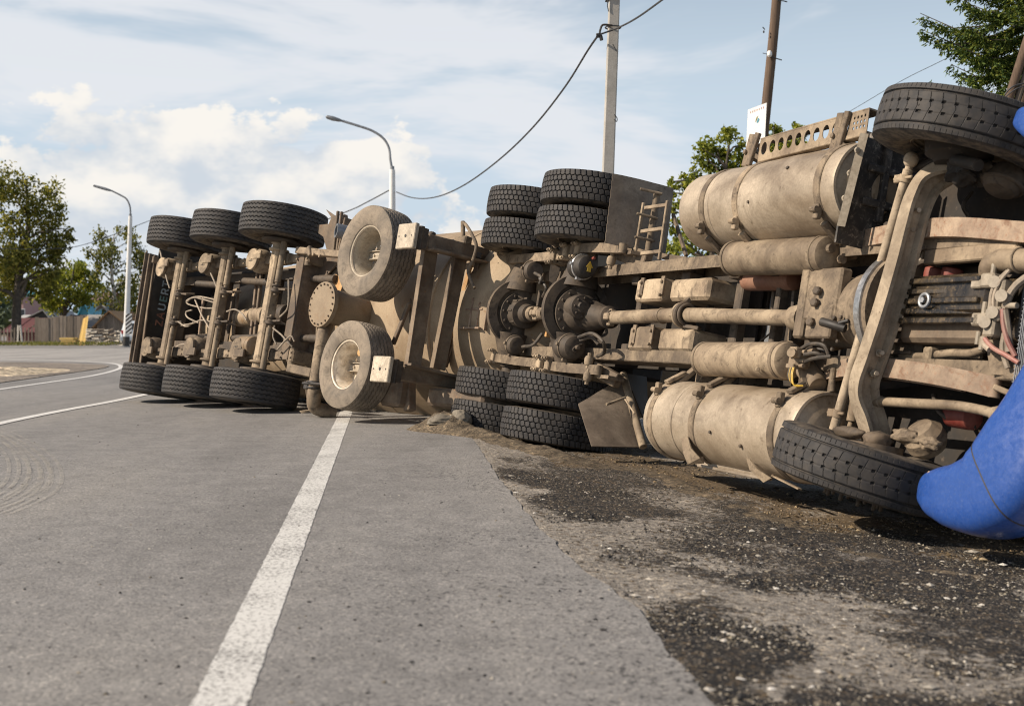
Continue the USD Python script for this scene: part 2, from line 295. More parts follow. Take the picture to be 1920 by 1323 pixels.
def sheet(P, t=0.006):
    """A curved sheet from a grid of points (a x b x 3), t thick."""
    P = np.array(P, float); a, b, _ = P.shape
    du, dv = np.gradient(P, axis=0), np.gradient(P, axis=1); n = np.cross(du, dv); n /= np.maximum(np.linalg.norm(n, axis=2, keepdims=True), 1e-9)
    v = np.vstack([(P + n * t / 2).reshape(-1, 3), (P - n * t / 2).reshape(-1, 3)]); I = np.arange(a * b).reshape(a, b); o = a * b
    q = np.stack([I[:-1, :-1], I[1:, :-1], I[1:, 1:], I[:-1, 1:]], -1).reshape(-1, 4)
    fs = [q, q[:, ::-1] + o]
    rim = np.concatenate([I[:, 0], I[-1, 1:], I[::-1, -1][1:], I[0, ::-1][1:-1]])
    nx = np.roll(rim, -1); fs.append(np.c_[rim, rim + o, nx + o, nx][:, ::-1])
    return to_mesh((v, np.vstack(fs)))
def bolts(points, axis, r=0.014, h=0.012): return [lathe([(r, 0), (r, h), (r * 0.7, h * 1.2)], p, axis, 6) for p in points]
def ring_points(c, axis, R, n, ph=0.0):
    B = frame_of(axis); return [np.array(c, float) + R * (math.cos(t) * B[:, 1] + math.sin(t) * B[:, 2]) for t in np.linspace(0, 2 * np.pi, n, endpoint=False) + ph]
def torus(c, axis, R, r, n=36, m=10):
    a = np.linspace(0, 2 * np.pi, m, endpoint=False)
    v, f = lathe([(R + r * math.cos(t), r * math.sin(t)) for t in list(a) + [a[0]]], c, axis, n, caps=False); return v, f
def blob(c, s, n=2, amp=0.0, seed=0):
    m = trimesh.creation.icosphere(n, 1.0); v = np.asarray(m.vertices)
    if amp: v = v * (1 + amp * (meshkit.fbm(v * 1.7 + seed * 3.1, 3, seed)[:, None] - 0.5) * 2)
    return v * np.array(s) + np.array(c, float), np.asarray(m.faces)
# ------------------------------------------------------------------ ground materials
def asphalt(name, base, tint, fleck, dust=0.35):
    n = {'g': ('geometry', {}),
         'bm_': ('mapping', {'scale': (1.0, 0.22, 1.0), 'rotation': (0, 0, -0.105)}), 'big': ('noise_texture', {'scale': 0.9, 'detail': 6, 'roughness': 0.6}),
         'mid': ('noise_texture', {'scale': 5.0, 'detail': 6, 'roughness': 0.65}),
         'rb': ('rgb_ramp', {'ramp': [(0.30, tuple(0.74 * x for x in base)), (0.50, base), (0.70, tuple(1.04 * x for x in tint))]}),
         'v': ('voronoi_texture', {'scale': 125.0}),
         'vw': ('separate_color', {}),
         'vr': ('rgb_ramp', {'ramp': [(0.0, (0.40, 0.40, 0.40)), (0.10, (0.66, 0.66, 0.66)), (0.32, (0.92, 0.92, 0.92)), (0.75, (1.06, 1.05, 1.04)), (0.93, (1.25, 1.23, 1.2)), (1.0, (1.8, 1.75, 1.65))]}),
         'm': ('mix_color', {'blend_type': 'multiply', 'fac': 1.0, 'use_clamp': False}),
         'mr': ('map_range', {'from_min': 0.25, 'from_max': 0.75, 'to_min': 0.80, 'to_max': 1.2}), 'mc': ('combine_color', {}),
         'm2': ('mix_color', {'blend_type': 'multiply', 'fac': 1.0, 'use_clamp': False}),
         # dark pick-outs where the surface has lost its stones, in drifts
         'mp': ('mapping', {'scale': (1.0, 0.75, 1.0), 'rotation': (0, 0, 0.25)}),
         'f': ('noise_texture', {'scale': 30.0, 'detail': 6, 'roughness': 0.68}),
         'fz': ('noise_texture', {'scale': 0.8, 'detail': 3}),
         'fa': ('math', {'math_type': 'multiply_add', 'value2': 0.30, 'value3': -0.15}),
         'fs': ('math', {'math_type': 'add'}), 'px': ('separate_xyz', {}), 'pm': ('map_range', {'range_type': 'smoothstep', 'from_min': -1.6, 'from_max': 0.3, 'to_min': -0.03, 'to_max': 0.045}), 'ft': ('math', {'math_type': 'add'}),
         'fr': ('map_range', {'range_type': 'smoothstep', 'from_min': fleck, 'from_max': fleck + 0.03, 'to_min': 0.0, 'to_max': 0.75}),
         'm3': ('mix_color', {'b': (0.028, 0.026, 0.026)}),
         # pale scuffs
         'w': ('noise_texture', {'scale': 11.0, 'detail': 5, 'roughness': 0.7}),
         'wr': ('map_range', {'range_type': 'smoothstep', 'from_min': 0.705, 'from_max': 0.74, 'to_min': 0.0, 'to_max': 0.35}),
         'm4': ('mix_color', {'b': (0.42, 0.39, 0.35)}),
         'ba': ('math', {'math_type': 'multiply_add', 'value2': -0.6}),
         'bu': ('bump', {'strength': 0.4, 'distance': 0.003}),
         'p': ('principled_bsdf', {'roughness': 0.82, 'specular_ior_level': 0.35})}
    l = [('g.position', k + '.vector') for k in ('bm_', 'mid', 'v', 'mp', 'fz', 'w')] + [('bm_.vector', 'big.vector'), ('mp.vector', 'f.vector'),
         ('big.fac', 'rb.fac'), ('v.color', 'vw.color'), ('vw.r', 'vr.fac'), ('rb.color', 'm.a'), ('vr.color', 'm.b'),
         ('mid.fac', 'mr.value'), ('mr.result', 'mc.r'), ('mr.result', 'mc.g'), ('mr.result', 'mc.b'), ('m.result', 'm2.a'), ('mc.color', 'm2.b'),
         ('fz.fac', 'fa.value1'), ('fa.value', 'fs.value1'), ('f.fac', 'fs.value2'), ('g.position', 'px.vector'), ('px.x', 'pm.value'), ('fs.value', 'ft.value1'), ('pm.result', 'ft.value2'), ('ft.value', 'fr.value'), ('fr.result', 'm3.fac'), ('m2.result', 'm3.a'),
         ('w.fac', 'wr.value'), ('wr.result', 'm4.fac'), ('m3.result', 'm4.a'), ('m4.result', 'p.base_color'),
         ('v.distance', 'ba.value1'), ('f.fac', 'ba.value3'), ('ba.value', 'bu.height'), ('bu.normal', 'p.normal')]
    return mat(name, n, l, 'p.BSDF')
M['asphalt'] = asphalt('grey_asphalt', (0.215, 0.206, 0.195), (0.240, 0.227, 0.208), 0.62)
M['asphalt_far'] = asphalt('pale_asphalt', (0.31, 0.295, 0.275), (0.35, 0.33, 0.305), 0.90)

def worn_paint(name, color, under, wear):
    n = {'g': ('geometry', {}), 'a': ('noise_texture', {'scale': 55.0, 'detail': 5, 'roughness': 0.75}), 'b': ('noise_texture', {'scale': 3.0, 'detail': 3}),
         's': ('math', {'math_type': 'multiply_add', 'value2': 0.25}), 'r': ('map_range', {'range_type': 'smoothstep', 'from_min': wear, 'from_max': wear + 0.10}),
         'm': ('mix_color', {'a': color, 'b': under}), 'bu': ('bump', {'strength': 0.5, 'distance': 0.003, 'invert': True}), 'p': ('principled_bsdf', {'roughness': 0.75})}
    return mat(name, n, [('g.position', 'a.vector'), ('g.position', 'b.vector'), ('b.fac', 's.value1'), ('a.fac', 's.value3'), ('s.value', 'r.value'), ('r.result', 'm.fac'), ('m.result', 'p.base_color'), ('a.fac', 'bu.height'), ('bu.normal', 'p.normal')], 'p.BSDF')
M['line'] = worn_paint('worn_white_road_paint', (0.62, 0.605, 0.565), (0.21, 0.20, 0.185), 0.615)
M['line_far'] = worn_paint('white_road_paint', (0.62, 0.605, 0.57), (0.22, 0.21, 0.20), 0.68)

def soil(name, c1, c2, scale=1.5, fine=60, bump=0.6, stained=False):
    n = {'g': ('geometry', {}), 'a': ('noise_texture', {'scale': scale, 'detail': 6, 'roughness': 0.65}), 'r': ('rgb_ramp', {'ramp': [(0.35, c1), (0.65, c2)]}),
         'v': ('voronoi_texture', {'scale': fine}), 'vs': ('separate_color', {}), 'vr': ('rgb_ramp', {'ramp': [(0.0, (0.45, 0.44, 0.43)), (0.5, (0.95, 0.95, 0.95)), (0.9, (1.25, 1.2, 1.12)), (1.0, (2.0, 1.9, 1.7))]}),
         'm': ('mix_color', {'blend_type': 'multiply', 'fac': 1.0, 'use_clamp': False}), 'bm': ('math', {'math_type': 'multiply_add', 'value2': 0.5}),
         'bu': ('bump', {'strength': bump, 'distance': 0.012}), 'p': ('principled_bsdf', {'roughness': 0.92, 'specular_ior_level': 0.2})}
    l = [('g.position', 'a.vector'), ('g.position', 'v.vector'), ('a.fac', 'r.fac'), ('v.color', 'vs.color'), ('vs.r', 'vr.fac'), ('vr.color', 'm.b'),
         ('v.distance', 'bm.value1'), ('a.fac', 'bm.value3'), ('bm.value', 'bu.height'), ('bu.normal', 'p.normal')]
    src = 'r.color'
    if stained:
        n |= {'at': ('attribute', {'attribute': 'stain'}), 'ab': ('attribute', {'attribute': 'brown'}),
              'k1': ('mix_color', {}), 'v3': ('voronoi_texture', {'scale': 120.0}), 'v3s': ('separate_color', {}), 'v3r': ('rgb_ramp', {'ramp': [(0.0, (0.012, 0.012, 0.013)), (0.60, (0.028, 0.027, 0.027)), (0.84, (0.060, 0.054, 0.046)), (0.94, (0.16, 0.13, 0.095)), (1.0, (0.38, 0.33, 0.27))]}), 'k2': ('mix_color', {'b': (0.118, 0.086, 0.052)}),
              'gn': ('noise_texture', {'scale': 26.0, 'detail': 5, 'roughness': 0.75}), 'ga': ('math', {'math_type': 'multiply_add', 'value2': 3.6, 'value3': -1.62}),
              'gs': ('math', {'math_type': 'add'}), 'gr': ('map_range', {'range_type': 'smoothstep', 'from_min': 0.28, 'from_max': 0.72}),
              'hs': ('math', {'math_type': 'add'}), 'hr': ('map_range', {'range_type': 'smoothstep', 'from_min': 0.25, 'from_max': 0.75, 'to_max': 0.9})}
        l += [('g.position', 'v3.vector'), ('v3.color', 'v3s.color'), ('v3s.g', 'v3r.fac'), ('v3r.color', 'k1.b'), ('g.position', 'gn.vector'), ('gn.fac', 'ga.value1'), ('ga.value', 'gs.value1'), ('at.fac', 'gs.value2'), ('gs.value', 'gr.value'), ('gr.result', 'k1.fac'), ('r.color', 'k1.a'),
              ('ga.value', 'hs.value1'), ('ab.fac', 'hs.value2'), ('hs.value', 'hr.value'), ('hr.result', 'k2.fac'), ('k1.result', 'k2.a')]
        src = 'k2.result'
    return mat(name, n, l + [(src, 'm.a'), ('m.result', 'p.base_color')], 'p.BSDF')
M['soil'] = soil('dry_soil', (0.20, 0.165, 0.115), (0.30, 0.25, 0.18))
M['shoulder'] = soil('broken_asphalt_shoulder', (0.215, 0.195, 0.170), (0.315, 0.286, 0.248), scale=2.6, fine=85, stained=True)
M['verge'] = soil('grassy_verge', (0.10, 0.12, 0.04), (0.22, 0.20, 0.09), scale=0.5, fine=14)
M['mound'] = soil('pale_gravel', (0.42, 0.35, 0.25), (0.52, 0.44, 0.33), scale=1.0, fine=12)
M['island'] = soil('dusty_hardstanding', (0.15, 0.13, 0.11), (0.27, 0.235, 0.20), scale=0.35, fine=30, bump=0.3)

def islands(name, stops, rough=0.85, translucent=0.0, bright=1.0):
    """Each island of the mesh (a leaf, a stone) takes its own colour from the ramp."""
    n = {'g': ('attribute', {'attribute': 'shade'}), 'r': ('rgb_ramp', {'ramp': [(a, tuple(bright * x for x in c)) for a, c in stops]}), 'p': ('principled_bsdf', {'roughness': rough, 'specular_ior_level': 0.3})}
    l = [('g.fac', 'r.fac'), ('r.color', 'p.base_color')]
    if translucent:
        n |= {'t': ('translucent_bsdf', {}), 'mx': ('mix_closure', {'fac': translucent}), 'tc': ('mix_color', {'blend_type': 'multiply', 'fac': 1.0, 'b': (1.25, 1.2, 0.55), 'use_clamp': False})}
        l += [('r.color', 'tc.a'), ('tc.result', 't.color'), ('p.BSDF', 'mx.closure1'), ('t.BSDF', 'mx.closure2')]
        return mat(name, n, l, 'mx.closure')
    return mat(name, n, l, 'p.BSDF')
M['stones'] = islands('loose_stones', [(0.0, (0.014, 0.014, 0.015)), (0.62, (0.040, 0.037, 0.035)), (0.80, (0.13, 0.11, 0.08)), (0.92, (0.29, 0.25, 0.185)), (1.0, (0.55, 0.50, 0.42))])
M['grit'] = islands('brown_grit', [(0.0, (0.045, 0.033, 0.02)), (0.5, (0.125, 0.09, 0.05)), (0.9, (0.25, 0.18, 0.10)), (1.0, (0.42, 0.34, 0.22))])
M['chips'] = islands('pale_chips', [(0.0, (0.30, 0.27, 0.22)), (0.6, (0.45, 0.41, 0.35)), (1.0, (0.68, 0.64, 0.58))])
M['clod'] = dirty('grey_broken_asphalt', (0.16, 0.135, 0.10), (0.30, 0.26, 0.20), (0.05, 0.04, 0.03), scale=9, spots=0.3, rough=0.9, bump=0.6)
M['leaf_poplar'] = islands('poplar_leaves', [(0.0, (0.061, 0.071, 0.022)), (0.5, (0.185, 0.195, 0.044)), (1.0, (0.386, 0.336, 0.097))], translucent=0.48)
M['leaf_green'] = islands('fresh_green_leaves', [(0.0, (0.070, 0.096, 0.020)), (0.5, (0.203, 0.242, 0.043)), (1.0, (0.421, 0.413, 0.086))], translucent=0.48)
M['leaf_birch'] = islands('birch_leaves', [(0.0, (0.055, 0.072, 0.029)), (0.5, (0.146, 0.161, 0.052)), (1.0, (0.309, 0.281, 0.094))], translucent=0.48)
M['leaf_far'] = islands('distant_leaves', [(0.0, (0.026, 0.042, 0.028)), (0.5, (0.050, 0.074, 0.044)), (1.0, (0.090, 0.112, 0.062))], translucent=0.2)
M['needles'] = islands('spruce_needles', [(0.0, (0.025, 0.051, 0.014)), (0.55, (0.070, 0.112, 0.024)), (0.9, (0.173, 0.210, 0.036)), (1.0, (0.296, 0.285, 0.055))], translucent=0.2)
M['grass'] = islands('grass_blades', [(0.0, (0.09, 0.11, 0.025)), (0.6, (0.20, 0.21, 0.06)), (1.0, (0.36, 0.31, 0.14))], translucent=0.3)
M['bark'] = dirty('grey_bark', (0.05, 0.04, 0.03), (0.13, 0.105, 0.08), None, scale=6, rough=0.9, bump=0.6)
M['birch_bark'] = dirty('white_birch_bark', (0.42, 0.38, 0.33), (0.58, 0.54, 0.48), (0.05, 0.045, 0.04), scale=1.5, spots=0.35, rough=0.8)
M['concrete'] = dirty('pale_concrete', (0.40, 0.375, 0.33), (0.52, 0.49, 0.44), (0.25, 0.23, 0.2), scale=2.5, spots=0.12, rough=0.85)
M['pole_white'] = dirty('white_painted_pole', (0.66, 0.65, 0.62), (0.76, 0.75, 0.72), None, scale=2, rough=0.6)
M['galvanised'] = dirty('grey_galvanised_steel', (0.22, 0.23, 0.24), (0.32, 0.33, 0.34), None, scale=5, rough=0.5, metallic=0.4)
M['cable'] = dirty('dark_cable', (0.03, 0.03, 0.032), (0.07, 0.07, 0.072), None, scale=9, rough=0.7)
def timber(name, c1, c2, sc=(9, 9, 0.7)):
    n = {'g': ('texture_coordinate', {}), 'o': ('object_info', {}), 'rs': ('math', {'math_type': 'multiply', 'value2': 37.0}), 'cx': ('combine_xyz', {}), 'ad': ('vector_math', {'math_type': 'add'}),
         'm': ('mapping', {'scale': sc}), 'a': ('noise_texture', {'scale': 3.0, 'detail': 6, 'roughness': 0.65}), 'r': ('rgb_ramp', {'ramp': [(0.3, c1), (0.7, c2)]}),
         'br': ('map_range', {'to_min': 0.72, 'to_max': 1.22}), 'cb': ('combine_color', {}), 'mm': ('mix_color', {'blend_type': 'multiply', 'fac': 1.0, 'use_clamp': False}),
         'bu': ('bump', {'strength': 0.4, 'distance': 0.01}), 'p': ('principled_bsdf', {'roughness': 0.88, 'specular_ior_level': 0.25})}
    return mat(name, n, [('o.random', 'rs.value1'), ('rs.value', 'cx.x'), ('rs.value', 'cx.y'), ('rs.value', 'cx.z'), ('g.object', 'ad.vector1'), ('cx.vector', 'ad.vector2'), ('ad.vector', 'm.vector'), ('m.vector', 'a.vector'), ('a.fac', 'r.fac'),
        ('o.random', 'br.value'), ('br.result', 'cb.r'), ('br.result', 'cb.g'), ('br.result', 'cb.b'), ('r.color', 'mm.a'), ('cb.color', 'mm.b'), ('mm.result', 'p.base_color'), ('a.fac', 'bu.height'), ('bu.normal', 'p.normal')], 'p.BSDF')
M['old_wood'] = timber('weathered_grey_wood', (0.16, 0.125, 0.095), (0.29, 0.24, 0.19))
M['brown_wood'] = timber('brown_pole_wood', (0.070, 0.048, 0.034), (0.155, 0.108, 0.076), (14, 14, 0.5))
M['new_wood'] = timber('fresh_yellow_wood', (0.52, 0.34, 0.10), (0.66, 0.46, 0.17))
M['log_wood'] = timber('split_firewood', (0.60, 0.51, 0.39), (0.84, 0.77, 0.65), (5, 5, 5))
M['roof_red'] = dirty('dark_red_metal_roof', (0.13, 0.042, 0.036), (0.17, 0.06, 0.05), None, scale=1, rough=0.55)
M['roof_rust'] = dirty('rusty_orange_roof', (0.33, 0.17, 0.07), (0.42, 0.25, 0.12), None, scale=1, rough=0.8)
M['roof_grey'] = dirty('grey_sheet_roof', (0.26, 0.25, 0.24), (0.36, 0.345, 0.33), None, scale=1, rough=0.7)
M['roof_pale'] = dirty('pale_sheet_roof', (0.48, 0.46, 0.42), (0.60, 0.58, 0.54), None, scale=1, rough=0.7)
M['roof_brown'] = dirty('brown_far_roof', (0.15, 0.09, 0.085), (0.18, 0.11, 0.10), None, scale=0.6, rough=0.8)
M['roof_blue'] = dirty('turquoise_roof', (0.05, 0.25, 0.33), (0.08, 0.32, 0.40), None, scale=0.6, rough=0.6)
M['wall_pale'] = dirty('pale_house_wall', (0.42, 0.36, 0.30), (0.52, 0.46, 0.40), None, scale=0.6, rough=0.85)
M['wall_pink'] = dirty('pink_house_wall', (0.36, 0.22, 0.20), (0.42, 0.27, 0.25), None, scale=0.6, rough=0.85)
M['wall_brick'] = dirty('red_brick_house_wall', (0.22, 0.10, 0.075), (0.28, 0.14, 0.11), None, scale=1.6, rough=0.9)
M['window_dark'] = dirty('dark_window_glass', (0.02, 0.022, 0.026), (0.04, 0.045, 0.05), None, scale=1, rough=0.12)
M['car_paint'] = dirty('silver_blue_car_paint', (0.40, 0.44, 0.48), (0.46, 0.50, 0.54), None, scale=1, rough=0.3, bump=0.02)
M['tail_red'] = dirty('red_lamp_glass', (0.42, 0.015, 0.02), (0.50, 0.03, 0.03), None, scale=3, rough=0.2)

# ------------------------------------------------------------------ the lie of the land
BPX = [(895, 833), (938, 900), (1008, 985), (1085, 1060), (1185, 1130), (1262, 1230), (1345, 1323)]
_b = np.array([on_ground(x, y)[:2] for x, y in BPX])
_b = np.vstack([_b, [[0.80, 2.2], [1.30, -1.0], [2.2, -6.0]]])[::-1]
_far = [(_b[-1, 0] - 0.1057 * d, _b[-1, 1] + d) for d in (3.0, 10.0, 30.0, 70.0, 160.0)]
_b = np.vstack([_b, _far]); _b = _b[np.argsort(_b[:, 1])]
def edge_x(y): return np.interp(y, _b[:, 1], _b[:, 0])
def edge_noise(y): y = np.asarray(y, float); return 0.022 * (meshkit.fbm(np.stack([y * 5.0, y * 0, y * 0], -1), 4, 3) - 0.5) * 2 * np.clip((12 - y) / 6, 0.3, 1)
def land_z(x, y):
    d = np.asarray(x, float) - edge_x(y)
    return np.where(d > 0, np.maximum(-0.085 * d, -0.34), 0.0)

def ground_mesh():
    xs = np.r_[-900, -400, -200, -120, -80, -60, -40, -30, np.arange(-24, 30, 1.0), 40, 60, 100, 200, 400, 900]
    ys = np.r_[-300, -60, -20, np.arange(-8, 60, 1.0), 65, 70, 80, 100, 140, 200, 300, 500, 900, 1600]
    X, Y = np.meshgrid(xs, ys, indexing='ij'); Z = land_z(X, Y) - 0.05
    v = np.stack([X, Y, Z], -1).reshape(-1, 3); I = np.arange(X.size).reshape(X.shape)
    return v, np.stack([I[:-1, :-1], I[1:, :-1], I[1:, 1:], I[:-1, 1:]], -1).reshape(-1, 4)
obj('ground', ground_mesh(), 'soil', smooth=True, kind='structure', label='dry bare ground running to the horizon', cat='ground')

def flat(poly, z, t=0.0):
    p = sg.Polygon(poly).buffer(0); v, f = trimesh.creation.triangulate_polygon(p, engine='earcut')
    v = np.c_[v, np.full(len(v), z)]
    a = np.cross(v[f[:, 1]] - v[f[:, 0]], v[f[:, 2]] - v[f[:, 0]])[:, 2]; f = np.where(a[:, None] < 0, f[:, ::-1], f)
    return v, f
yy = np.concatenate([np.linspace(-6, 14, 400), np.linspace(14.3, 160, 60)])
right = np.c_[edge_x(yy) + edge_noise(yy), yy]
road_poly = [(-90, -6)] + list(map(tuple, right)) + [(-70, 160), (-36, 62), (-90, 62)]
obj('road', flat(road_poly, 0.0), 'asphalt', kind='structure', label='grey worn asphalt road', cat='road')
def strip(pts, w, z):
    P = smooth_path([(x, y, z) for x, y in pts], 10); t = np.gradient(P, axis=0); n = np.stack([-t[:, 1], t[:, 0], 0 * t[:, 0]], 1); n /= np.linalg.norm(n, axis=1, keepdims=True)
    v = np.vstack([P + n * w / 2, P - n * w / 2]); k = len(P); i = np.arange(k - 1)
    return v, np.c_[i + k, i + k + 1, i + 1, i]
def worn_line(x0, slope, w, z):
    y = np.concatenate([np.linspace(-4, 2.9, 40), np.geomspace(2.92, 27, 1500)]); q = lambda k: .007 * (meshkit.fbm(np.stack([y * 14, y * 0 + k, y * 0], -1), 4, 5) - .5) + .006 * (meshkit.fbm(np.stack([y * 60, y * 0 + k, y * 0], -1), 3, 6) - .5)
    c = x0 + slope * y; v = np.vstack([np.c_[c - w / 2 + q(1), y, 0 * y + z], np.c_[c + w / 2 + q(9), y, 0 * y + z]]); k = len(y); i = np.arange(k - 1); return v, np.c_[i, i + k, i + k + 1, i + 1]
obj('lane_marking', worn_line(-0.434, -0.1057, 0.150, 0.0022), 'line', kind='structure', label='worn white edge line running under the tank trailer', cat='road marking')
M['dust_print'] = None
GL = lambda L: [tuple(on_ground(x, y)[:2]) for x, y in L]
obj('lane_marking', strip([(-4.2, -4), (-4.75, 3)] + GL([(-240, 851), (0, 794), (122, 769), (243, 746)]) + [(-5.9, 24), (-7.0, 34)], 0.14, 0.006), 'line_far', kind='structure', label='white centre line beyond the oncoming lane on the left', cat='road marking')
obj('lane_marking', strip(GL([(-300, 775), (-120, 748), (0, 730), (90, 717), (165, 706), (210, 696), (227, 688.5), (219, 683), (190, 679.5), (120, 676), (40, 674), (-60, 673)]), 0.125, 0.006), 'line_far', kind='structure', label='white line curving round the dusty corner of the side road', cat='road marking')
obj('side_road', flat(GL([(-700, 674.5), (0, 676.5), (120, 678), (190, 681), (219, 684)]) + [(-8.6, 40.6), (-4.2, 40.0), (-6.5, 61.5), (-70, 61.5)], 0.004), 'asphalt_far', kind='structure', label='paler side road crossing in front of the board fence', cat='road')
obj('traffic_island', flat(GL([(-300, 756), (-120, 733), (0, 718), (85, 706), (150, 697), (196, 690), (206, 686.5), (190, 684), (120, 681), (0, 679), (-200, 678), (-300, 690)]), 0.012), 'island', kind='structure', label='dusty dark hardstanding inside the curved white line', cat='ground')
def printed():
    n = {'g': ('geometry', {}), 'a': ('noise_texture', {'scale': 60.0, 'detail': 4, 'roughness': 0.7}), 'b': ('noise_texture', {'scale': 4.0, 'detail': 3}), 's': ('math', {'math_type': 'multiply_add', 'value2': 0.5}), 'r': ('map_range', {'from_min': 0.66, 'from_max': 0.86, 'to_max': 0.55}),
         'p': ('principled_bsdf', {'base_color': (0.40, 0.37, 0.32), 'roughness': 0.9}), 't': ('transparent_bsdf', {}), 'm': ('mix_closure', {})}
    return mat('pale_dust_print', n, [('g.position', 'a.vector'), ('g.position', 'b.vector'), ('b.fac', 's.value1'), ('a.fac', 's.value3'), ('s.value', 'r.value'), ('r.result', 'm.fac'), ('t.BSDF', 'm.closure1'), ('p.BSDF', 'm.closure2')], 'm.closure')
M['dust_print'] = printed()
prints = []
for k, arc in enumerate(([(-40, 800), (0, 808), (50, 833), (84, 860), (97, 890), (88, 918), (52, 942), (-10, 968)], [(-40, 806), (0, 816), (40, 840), (66, 865), (75, 890), (64, 914), (30, 936), (-20, 955)], [(-40, 818), (0, 826), (24, 848), (35, 872), (32, 898), (14, 918), (-20, 938)])):
    for w in (-.05, 0, .05): prints.append(strip([(x + w, y + w) for x, y in GL(arc)], .028, .004 + .0004 * k))
obj('dust_print', prints, 'dust_print', kind='structure', split=False, label='faint curving tyre prints of pale dust on the left of the road', cat='tyre marks')
def mound(c, sx, sy, h):
    g = np.linspace(-1, 1, 40); X, Y = np.meshgrid(g, g, indexing='ij'); r = np.sqrt(X ** 2 + Y ** 2)
    P = np.stack([c[0] + sx * X, c[1] + sy * Y, np.full_like(X, c[2])], -1)
    P[..., 2] += h * np.clip(1 - r, 0, 1) ** 0.8 * (0.5 + meshkit.fbm(P * 2.0, 4, 5)) - 0.02
    I = np.arange(X.size).reshape(X.shape); return P.reshape(-1, 3), np.stack([I[:-1, :-1], I[1:, :-1], I[1:, 1:], I[:-1, 1:]], -1).reshape(-1, 4)
obj('gravel_heap', mound(on_ground(0, 699, 0.02), 1.15, 3.2, 0.16), 'mound', smooth=True, kind='stuff', label='low spread of pale gravel at the corner of the side road', cat='gravel')
obj('verge', flat([(-120, 70.5), (-60, 69.5), (-30, 66.5), (-24, 66.0), (-10, 66.0), (-10, 90), (-120, 90)], -0.02), 'verge', kind='structure', label='grassy verge in front of the board fence', cat='verge')

# ------------------------------------------------------------------ the broken shoulder beside the road
DARK = [sg.Polygon(p) for p in (
    [(940, 885), (1060, 880), (1210, 905), (1330, 940), (1250, 975), (1150, 985), (1060, 975), (985, 950)],
    [(1130, 1030), (1250, 1000), (1420, 985), (1560, 985), (1700, 1010), (1960, 1045), (1960, 1200), (1800, 1185), (1690, 1150), (1560, 1110), (1430, 1098), (1270, 1062)],
    [(1250, 925), (1400, 945), (1570, 985), (1500, 1005), (1300, 985)], [(1000, 850), (1120, 870), (1250, 905), (1100, 900)],
    [(1235, 1150), (1300, 1128), (1370, 1165), (1480, 1195), (1500, 1240), (1430, 1290), (1480, 1335), (1350, 1335), (1300, 1260)],
    [(1620, 1180), (1760, 1180), (1960, 1215), (1960, 1260), (1800, 1240)], [(1500, 1300), (1640, 1280), (1800, 1300), (1960, 1290), (1960, 1345), (1500, 1345)])]
LIGHT = [sg.Polygon(p) for p in ([(1030, 985), (1150, 985), (1330, 1015), (1490, 1050), (1400, 1062), (1230, 1035), (1100, 1020)], [(1190, 925), (1290, 935), (1360, 960), (1240, 955)], [(1520, 1030), (1640, 1040), (1700, 1060), (1600, 1055)])]
BROWN = sg.Polygon([(780, 770), (1000, 790), (1130, 825), (1300, 865), (1450, 910), (1560, 950), (1740, 985), (1960, 1005), (1960, 1042), (1760, 1015), (1600, 988), (1430, 945), (1290, 915), (1120, 870), (1000, 838), (860, 800)])
def stain_at(x, y):
    """Dark crumbled patches and brown spill of the shoulder at the world points x, y: two weights from 0 to 1."""
    import shapely
    z = land_z(x, y); px = XC + F * x / y; py = HY + F * (EYE - z) / y
    q = np.stack([x * 2.2, y * 2.2, 0 * x], -1); jx = (meshkit.fbm(q, 4, 11) - 0.5); jy = (meshkit.fbm(q, 4, 12) - 0.5)
    pts = shapely.points(px + jx * 190, py + jy * 70)
    def inside(p, soft): return np.clip(0.5 - (shapely.distance(p, pts) - shapely.distance(p.exterior, pts) * shapely.contains(p, pts)) / soft, 0, 1)
    d = np.max([inside(p, 46) for p in DARK], axis=0) * (1 - np.max([inside(p, 40) for p in LIGHT], axis=0))
    return d, inside(BROWN, 30)
def shoulder():
    ys = np.concatenate([np.linspace(-4, 2.4, 14), np.geomspace(2.45, 14.5, 290), np.linspace(15, 40, 18)]); ss = np.concatenate([[-0.16, -0.08], np.linspace(0, 5.5, 190) ** 1.0, [6.5, 8, 10]])
    Y, S = np.meshgrid(ys, ss, indexing='ij'); X = edge_x(Y) + S
    q = np.stack([X, Y, 0 * X], -1)
    rough = 0.030 * (meshkit.fbm(q * 2.4, 5, 2) - 0.5) + 0.016 * (meshkit.fbm(q * 14.0, 4, 9) - 0.5)
    Z = land_z(X, Y) - 0.005 + rough * np.clip((S + 0.02) / 0.10, 0, 1); Z = np.where(S < 0, -0.025, Z)
    ok = Y > 1.0; d = np.zeros_like(X); b = np.zeros_like(X); d[ok], b[ok] = stain_at(X[ok], Y[ok])
    Z = Z + 0.012 * d * (meshkit.fbm(q * 22.0, 3, 4) - 0.3)
    I = np.arange(X.size).reshape(X.shape)
    return np.stack([X, Y, Z], -1).reshape(-1, 3), np.stack([I[:-1, :-1], I[:-1, 1:], I[1:, 1:], I[1:, :-1]], -1).reshape(-1, 4), d.ravel(), b.ravel()
_v, _f, _d, _br = shoulder()
p = obj('road_shoulder', (_v, _f), 'shoulder', smooth=True, kind='structure', label='broken dusty shoulder with dark crumbled asphalt beside the truck', cat='road shoulder')
for nm, val in (('stain', _d), ('brown', _br)):
    UsdGeom.PrimvarsAPI(p).CreatePrimvar(nm, Sdf.ValueTypeNames.FloatArray, 'vertex').Set(Vt.FloatArray.FromNumpy(val.astype(np.float32)))
